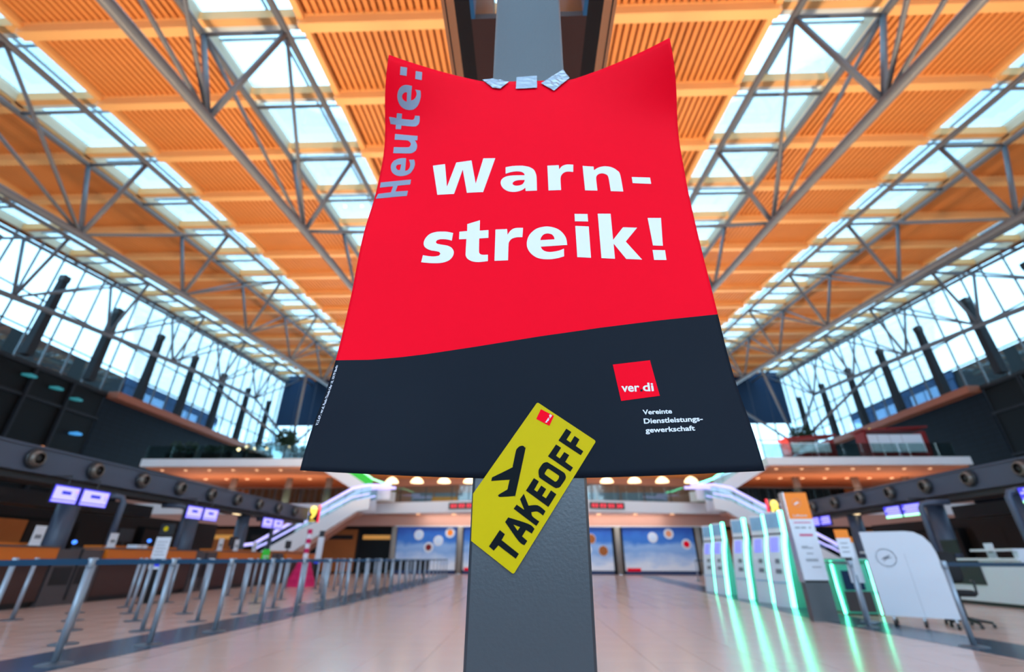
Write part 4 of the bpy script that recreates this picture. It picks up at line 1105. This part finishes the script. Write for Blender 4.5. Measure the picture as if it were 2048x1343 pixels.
# ================================================================== far end: gallery, balconies, escalators, wall posters
# level 1 gallery slab with a bowed front
def front_y(x): return 36.6 - 2.7 * math.exp(-((x - .7) / 9.5) ** 2)
gal = thing('gallery', 'white-edged gallery slab crossing the far end of the hall', 'gallery', (0, 0, 0))
xs = [XL + (XR - XL) * i / 76 for i in range(77)]
m = MB(); n = len(xs)
vs = [(x, front_y(x), 4.02) for x in xs] + [(x, front_y(x), 4.78) for x in xs] + [(x, 48, 4.02) for x in xs] + [(x, 48, 4.78) for x in xs]
fs = []
for i in range(n - 1): fs += [(i, i + 1, n + i + 1, n + i), (n + i, n + i + 1, 3 * n + i + 1, 3 * n + i), (i + 1, i, 2 * n + i, 2 * n + i + 1)]
m.add(vs, fs).build('slab', 'slab_white', gal)
for i in range(16, 60, 2):
    xa, xb = xs[i], xs[min(i + 2, n - 1)]; ya, yb = front_y(xa) + .15, front_y(xb) + .15
    if -12.6 < (xa + xb) / 2 < 13.8 or True:
        if xa < -25 or xb > 27: continue
        MB().add([(xa, ya, 4.82), (xb, yb, 4.82), (xb, yb, 5.85), (xa, ya, 5.85), (xa, ya + .02, 4.82), (xb, yb + .02, 4.82), (xb, yb + .02, 5.85), (xa, ya + .02, 5.85)],
                 [(0, 1, 2, 3), (5, 4, 7, 6), (0, 4, 5, 1), (3, 2, 6, 7), (1, 5, 6, 2), (4, 0, 3, 7)]).build('balustrade_pane', 'rail_glass', gal)
        pbox('baluster', 'dark_metal', gal, xa - .03, xa + .03, ya - .03, ya + .03, 4.78, 5.88)
MB().path([(x, front_y(x) + .15, 5.9) for x in xs if -25 < x < 27], .035, 6).build('handrail', 'dark_metal', gal)
# two red dot-matrix clocks on the gallery edge
for x, lb in ((-4.35, 'red dot-matrix clock on the gallery edge left of the column'), (5.75, 'red dot-matrix clock on the gallery edge right of the column')):
    y = front_y(x)
    t = thing('led_clock', lb, 'clock', (x, y - .10, 4.42), .21 if x > 0 else -.21, 'red clocks on the gallery')
    pbox('housing', 'black_plastic', t, -1.3, 1.3, -.04, .03, -.22, .22)
    text_mb('03 03 03 20', .015, lambda a, b: (a, -.045, b - .12), 2.3, .24, center=True).build('digits', 'red_light', t)

# ground floor back wall below the gallery
wb = MB().box(XL, -9.9, 37.6, 37.9, 0, 4.02).box(13.0, XR, 37.6, 37.9, 0, 4.02).box(-9.9, 13.0, 37.0, 37.3, 0, 4.02)
wall = tag(wb.build('wall_back', 'shop_dark'), 'brown shop wall under the gallery at the far end', 'wall', kind='structure')
pbox('bulkhead', 'salmon_wall', wall, XL, XR, 36.72, 37.02, 3.2, 4.02)
for x0, x1 in ((-9.9, 13.0),): pbox('light_shelf', 'slab_white', wall, x0, x1, 36.68, 36.9, 3.16, 3.22)
for k in range(9):
    x = -36 + 2.9 * k
    pbox('shop_front', 'lattice_wood' if k % 3 == 1 else 'night_dark', wall, x, x + 2.7, 37.5, 37.6, .1, 3.0)
    pbox('shop_sign', 'shop_glow' if k % 2 == 0 else 'shop_dark', wall, x + .3, x + 2.4, 37.42, 37.5, 2.3, 2.6)
    x = 13.4 + 2.8 * k
    pbox('shop_front', 'lattice_wood' if k % 2 == 0 else 'night_dark', wall, x, x + 2.6, 37.5, 37.6, .1, 3.0)
for k in range(8): 
    x = -8.2 + 2.72 * k
    MB().lathe([(.16, 0), (.16, .02)], 14, c=(x, 36.45, 4.0)).build('downlight', 'soft_dot', wall)

# blue sky posters on the back wall with round pictures
def wall_poster(x0, x1, label, discs, red):
    t = thing('wall_poster', label, 'wall poster', (0, 36.95, 0), 0, 'blue wall posters')
    MB().box(x0, x1, -.06, 0, .25, 3.16).build('sky_picture', 'sky_print', t)
    pbox('navy_base', 'navy_print', t, x0, x1, -.07, 0, .0, .25)
    if red: pbox('red_tab', 'red_print', t, x0 + .1, x0 + 1.1, -.075, -.07, .22, .42)
    for q, (cx, cz, mt) in enumerate(discs):
        MB().lathe([(.36, .0), (.36, .012)], 24, axis='Y', c=(cx, -.085, cz)).build('picture_disc', 'white_panel', t)
        if mt: MB().lathe([(.22 if mt != 'lattice_wood' else .33, .0), (.22 if mt != 'lattice_wood' else .33, .006)], 20, axis='Y', c=(cx, -.092, cz)).build('picture', mt, t)
wall_poster(-9.75, -5.25, 'far left blue sky wall poster with four round pictures', [(-8.1, 2.6, 'cloud_print'), (-6.6, 2.2, 'cloud_print'), (-5.75, 2.75, 'yellow_light' if 0 else 'orange_sign'), (-7.3, 1.75, 'market_red')], False)
wall_poster(-4.7, .2, 'blue sky wall poster left behind the column', [(-3.0, 2.4, 'cloud_print'), (-1.2, 1.9, 'lattice_wood')], True)
wall_poster(.5, 6.3, 'blue sky wall poster right behind the column with two brown pictures', [(4.75, 2.35, 'lattice_wood'), (5.6, 1.55, 'lattice_wood'), (4.4, 1.6, 'cloud_print')], False)
wall_poster(7.1, 12.3, 'far right blue sky wall poster with three round pictures', [(9.3, 2.45, 'cloud_print'), (10.5, 2.7, 'soffit_orange'), (11.7, 2.0, 'red_print')], True)
for k, (x, lb) in enumerate(((-9.95, 'grey pillar at the left end of the blue wall posters'), (-4.98, 'grey pillar right of the far left blue wall poster'), (6.7, 'grey pillar left of the far right blue wall poster'), (12.6, 'grey pillar at the right end of the blue wall posters'))):
    t = thing('wall_pillar', lb, 'pillar', (x, 36.75, 0), 0, 'pillars between the wall posters')
    MB().lathe([(.2, .05), (.2, 3.16)], 16).build('shaft', 'concrete', t, True)
    MB().lathe([(.25, 0), (.25, .05)], 16).build('base_ring', 'chrome', t)

# level 1 rear wall, lattice, and glowing domes in place of downlight scallops
wl1 = MB().box(XL, XR, 43.0, 43.3, 4.78, 7.6)
wall1 = tag(wl1.build('wall_gallery', 'salmon_wall'), 'warm rear wall of the gallery floor', 'wall', kind='structure')
for k in range(34):
    x = -34 + .62 * k
    pbox('lattice_bar', 'lattice_wood', wall1, x, x + .36, 42.9, 43.0, 4.8, 6.7)
    x = 15.2 + .62 * k
    pbox('lattice_bar', 'lattice_wood' if k > 20 else 'night_dark', wall1, x, x + .55, 42.9, 43.0, 4.8, 6.7)
for x0, x1 in ((-8.5, -6.2), (-3.8, -2.6), (3.5, 5.4)): pbox('lit_window', 'shop_glow', wall1, x0, x1, 42.8, 42.9, 5.3, 6.0)
for k in range(11): pbox('shop_window', 'facade_blue', wall1, -10.4 + 2.1 * k, -8.45 + 2.1 * k, 42.86, 42.9, 4.85, 6.35)
for x in (-34, -29): pass
for k, px in enumerate((772, 825, 882, 936, 1221, 1278, 1335, 1394)):
    x = (px - 1054) / 1008 * 40.6
    t = thing('scallop_glow', 'warm glowing dome for a downlight scallop over the gallery, %s from the left' % ORD[k], 'lamp', (x, 39.5, 6.75), 0, 'scallop glows over the gallery')
    MB().lathe([(.55, 0), (.50, .12), (.36, .30), (.16, .42), (.06, .46)], 20).build('glow_dome', 'warm_lamp', t, True)
    MB().lathe([(.012, .46), (.012, .95)], 6).build('cord', 'dark_metal', t)
gc = MB().box(-14.9, 17.0, 37.6, 43.2, 7.6, 7.9)
gc.build('ceiling_gallery', 'beam_wood')['kind'] = 'structure'

# level 2 balconies left and right
for sd, xa, xb, sg in (('left', -28.2, -14.8, -1), ('right', 17.0, 31.0, 1)):
    bal = thing('balcony', 'white-edged upper balcony with warm soffit on the %s' % sd, 'balcony', (0, 0, 0))
    x1, x2 = (XL, xb) if sd == 'left' else (xa, XR)
    MB().prism([(xa, 33.0), (xb, 33.0), (xb, 39.5), (x2, 66.3), (x1, 66.3), (xa, 39.5)] if 0 else [(xa, 33.0), (xb, 33.0), (xb, 66.3), (xa, 66.3)], lambda a, b, d: (a, b, d), 6.96, 7.5).build('slab', 'slab_white', bal)
    pbox('soffit', 'soffit_orange', bal, xa + .3, xb - .1, 33.3, 43.0, 6.86, 6.96)
    for k in range(7):
        MB().lathe([(.14, 0), (.14, .02)], 12, c=(xa + 1.6 + 1.75 * k, 38.2, 6.84)).build('downlight', 'soft_dot', bal)
        MB().lathe([(.10, 0), (.10, .02)], 12, c=(xa + 1.0 + 1.8 * k, 34.0, 6.84)).build('downlight', 'soft_dot', bal)
    for k in range(7): pbox('balustrade_pane', 'rail_glass', bal, xa + k * 1.9 + .04, xa + k * 1.9 + 1.86, 33.2, 33.22, 7.52, 8.5)
    for k, x in enumerate((xa + 4.3, xa + 8.9, xb - 1.2)):
        t = thing('gallery_column', 'round warm-lit column under the %s balcony, %s from the left' % (sd, ORD[k]), 'column', (x, 37.8, 4.78), 0, 'columns under the balconies')
        MB().lathe([(.26, 0), (.26, 2.08)], 18).build('shaft', 'concrete', t, True)
        MB().lathe([(.32, 0), (.32, .06)], 18).build('base_ring', 'chrome', t)
    # upper escalator: gallery to balcony
    xi = xb if sd == 'left' else xa
    xg = xi + (3.6 if sd == 'left' else -3.6)
    es = thing('escalator', 'upper escalator with white side rising to the %s balcony' % sd, 'escalator', (0, 34.0, 0), 0, 'escalators')
    s_ = 1 if xg > xi else -1
    side = [(xi - s_ * .3, 7.5), (xi + s_ * .3, 7.5), (xg, 5.55), (xg + s_ * 1.4, 5.45), (xg + s_ * 1.4, 4.78), (xg - s_ * .1, 4.78), (xi - s_ * .3, 6.86)]
    for y in (0, 1.3): MB().prism(side, lambda a, b, d: (a, d, b), y, y + .12).build('side_panel', 'slab_white', es)
    for k in range(9):
        f = k / 9; x = xi + (xg - xi) * f; z = 7.4 - (7.4 - 5.0) * f
        pbox('step', 'dark_metal', es, *sorted((x, x + s_ * .42)), .12, 1.3, z - .25, z)
    MB().path([(xi - s_ * .3, .05, 8.35), (xi + s_ * .3, .05, 8.35), (xg, .05, 6.2), (xg + s_ * 1.4, .05, 5.75)], .05, 8).build('handrail', 'exit_glow' if sd == 'left' else 'green_light', es)
    MB().prism([(xi + s_ * .3, 7.5), (xi + s_ * .3, 8.3), (xg, 6.15), (xg, 5.55)], lambda a, b, d: (a, d, b), .05, .07).build('glass_side', 'green_sign' if sd == 'left' else 'rail_glass', es)
    # lower escalator: floor to gallery, along the gallery front
    xt = -11.6 if sd == 'left' else 13.4
    s_ = 1 if sd == 'left' else -1
    xo = xt - s_ * 6.4
    es = thing('escalator', 'lower escalator with white side and lit handrails on the %s' % sd, 'escalator', (0, 32.4, 0), 0, 'escalators')
    side = [(xo - s_ * 1.2, .0), (xo - s_ * 1.2, .95), (xo - s_ * .2, 1.0), (xt - s_ * .3, 4.5), (xt + s_ * .9, 4.75), (xt + s_ * .9, 4.0), (xt + s_ * .1, 3.85), (xo + s_ * 1.0, .35), (xo + s_ * .6, 0)]
    for y in (0, 1.35): MB().prism(side, lambda a, b, d: (a, d, b), y, y + .12).build('side_panel', 'slab_white', es)
    MB().prism([(xo + s_ * .6, .02), (xo + s_ * 1.0, .33), (xt + s_ * .1, 3.83), (xt + s_ * .1, 3.7), (xo + s_ * 1.2, .02)], lambda a, b, d: (a, d, b), .12, 1.35).build('underside', 'salmon_wall', es)
    for k in range(14):
        f = k / 14; x = xo + (xt - xo) * f; z = .1 + 4.6 * f
        pbox('step', 'dark_metal', es, *sorted((x, x + s_ * .46)), .12, 1.35, max(0, z - .3), z + .1)
    for y in (.06, 1.41):
        MB().path([(xo - s_ * .9, y, 1.75), (xo - s_ * .1, y, 1.85), (xt - s_ * .4, y, 5.35), (xt + s_ * .6, y, 5.55), (xt + s_ * 2.2, y, 5.55)], .10, 8).build('lit_handrail', 'rail_light', es)
        MB().prism([(xo - s_ * .9, .96), (xo - s_ * .2, 1.0), (xt - s_ * .3, 4.5), (xt + s_ * .9, 4.75), (xt + s_ * .9, 5.45), (xt - s_ * .4, 5.28), (xo - s_ * .1, 1.76), (xo - s_ * .9, 1.68)], lambda a, b, d: (a, d, b), y - .01, y + .01).build('glass_side', 'rail_glass', es)
        MB().path([(xo - s_ * .5, y, 1.22), (xt - s_ * .35, y, 4.78), (xt + s_ * .8, y, 5.0)], .05, 8).build('lit_skirt', 'rail_light', es)

# things standing on the balconies: planted piers carrying the roof struts
for sd, x, lb in (('left', -26.2, 'left'), ('right', 29.4, 'right')):
    y = 50.0
    t = thing('roof_pier', 'concrete pier with four steel struts fanning up to the roof on the %s' % lb, 'pier', (x, y, 7.5), 0, 'roof piers')
    MB().lathe([(.8, 0), (.7, 4.6)], 18).build('shaft', 'concrete', t, True)
    tx = [c for c in TRX if abs(c - x) < 11]
    for c in sorted(tx, key=lambda c: abs(c - x))[:2]:
        for dy in (-5.35, 5.9):
            MB().tube((0, 0, 4.6), (c - x, dy, zL(y + dy) - 7.5), .14).build('strut', 'steel_paint', t, True)
    pt = thing('potted_shrub', 'dark leafy shrub growing on the %s concrete pier' % lb, 'shrub', (x, y - 1.2, 7.5), 0, 'shrubs by the piers')
    MB().lathe([(.5, 0), (.62, .75), (.55, .75), (.5, .68)], 14).build('pot', 'ledge_brown', pt)
    MB().path([(0, 0, .6), (.1, .05, 2.2), (0, 0, 4.0)], [.12, .1, .05], 8).build('stem', 'ledge_brown', pt)
    m = MB()
    for q in range(900):
        a, u, r = random.random() * 2 * PI, random.uniform(-1, 1), random.random() ** .4
        rr = math.sqrt(1 - u * u) * r
        c = Vector((1.35 * rr * math.cos(a), 1.35 * rr * math.sin(a), 5.0 + 1.5 * u * r))
        d1 = Vector((random.uniform(-1, 1), random.uniform(-1, 1), random.uniform(-1, 1))).normalized() * .2
        d2 = d1.cross(Vector((random.uniform(-1, 1), random.uniform(-1, 1), random.uniform(-1, 1)))).normalized() * .08
        m.add([c - d1, c + d2, c + d1, c - d2], [(0, 1, 2, 3)])
    tag(m.build('foliage', 'leaf_green', pt), kind='stuff')
# globe lamps
GL = [(-29.5, 46, 11.0), (-28.7, 46, 11.25), (-27.9, 46, 11.05), (-26.6, 46, 11.1), (-24.3, 46, 11.15), (-22.1, 46, 11.2), (-20.0, 46, 11.2)]
for k, p in enumerate(GL):
    t = thing('globe_lamp', 'small warm globe lamp above the left balcony, %s from the left' % ORD[k], 'lamp', (p[0], p[1], 7.5), 0, 'globe lamps over the left balcony')
    MB().lathe([(.25, 0), (.25, .04), (.03, .06), (.03, p[2] - 7.65)], 10).build('stem', 'dark_metal', t)
    MB().lathe([(.04, p[2] - 7.66), (.13, p[2] - 7.58), (.16, p[2] - 7.5), (.13, p[2] - 7.4), (.0, p[2] - 7.34)], 14).build('globe', 'warm_dot', t, True)
for k, (x, z) in enumerate(((28.2, 10.55), (28.9, 10.75))):
    t = thing('globe_lamp', '%s yellow globe lamp above the red market stall on the right balcony' % ('left' if k == 0 else 'right'), 'lamp', (x, 38.5, 7.5), 0, 'globe lamps over the right balcony')
    MB().lathe([(.25, 0), (.25, .04), (.03, .06), (.03, z - 7.7)], 10).build('stem', 'dark_metal', t)
    MB().lathe([(.04, z - 7.72), (.14, z - 7.62), (.18, z - 7.5), (.14, z - 7.38), (.0, z - 7.3)], 14).build('globe', 'yellow_light', t, True)
# balcony furniture: dark planters left, red and white stalls right
for k, (x, w, h) in enumerate(((-26.5, 2.2, 1.5), (-23.6, 2.4, 1.2), (-20.6, 2.0, 1.4), (-17.5, 2.0, 1.1))):
    t = thing('planter', 'dark planter box with leaves on the left balcony edge, %s from the left' % ORD[k], 'planter', (x, 34.6, 7.5), 0, 'planters on the left balcony')
    pbox('trough', 'night_dark', t, -w / 2, w / 2, -.3, .3, 0, .7)
    m = MB()
    for q in range(160):
        c = Vector((random.uniform(-w / 2, w / 2), random.uniform(-.3, .3), .7 + random.random() * (h - .6)))
        d1 = Vector((random.uniform(-1, 1), random.uniform(-1, 1), random.uniform(-.2, 1))).normalized() * .16
        d2 = d1.cross(Vector((random.uniform(-1, 1), random.uniform(-1, 1), 0))).normalized() * .06
        m.add([c - d1, c + d2, c + d1, c - d2], [(0, 1, 2, 3)])
    tag(m.build('foliage', 'leaf_green', t), kind='stuff')
for k, (x, w, h, lb) in enumerate(((21.6, 3.4, 1.7, 'smaller red and white market stall on the right balcony'), (28.0, 4.6, 2.3, 'larger red and white market stall on the right balcony'))):
    t = thing('market_stall', lb, 'stall', (x, 35.5, 7.5), 0, 'stalls on the right balcony')
    pbox('counter', 'market_red', t, -w / 2, w / 2, -.5, .5, 0, .7)
    pbox('white_front', 'white_panel', t, -w / 2 + .2, w / 2 - .4, -.55, -.5, .75, h - .25)
    pbox('side_frame', 'market_red', t, w / 2 - .35, w / 2, -.55, .5, .7, h)
    pbox('side_frame', 'market_red', t, -w / 2, -w / 2 + .18, -.55, .5, .7, h)
    MB().prism([(-w / 2 - .2, h), (w / 2 + .2, h + .25), (w / 2 + .2, h + .38), (-w / 2 - .2, h + .12)], lambda a, b, d: (a, d, b), -.7, .6).build('roof', 'market_red', t)
    for q in range(3): pbox('board_seam', 'ink_grey', t, -w / 2 + .9 + q * .9, -w / 2 + .92 + q * .9, -.56, -.55, .75, h - .25)
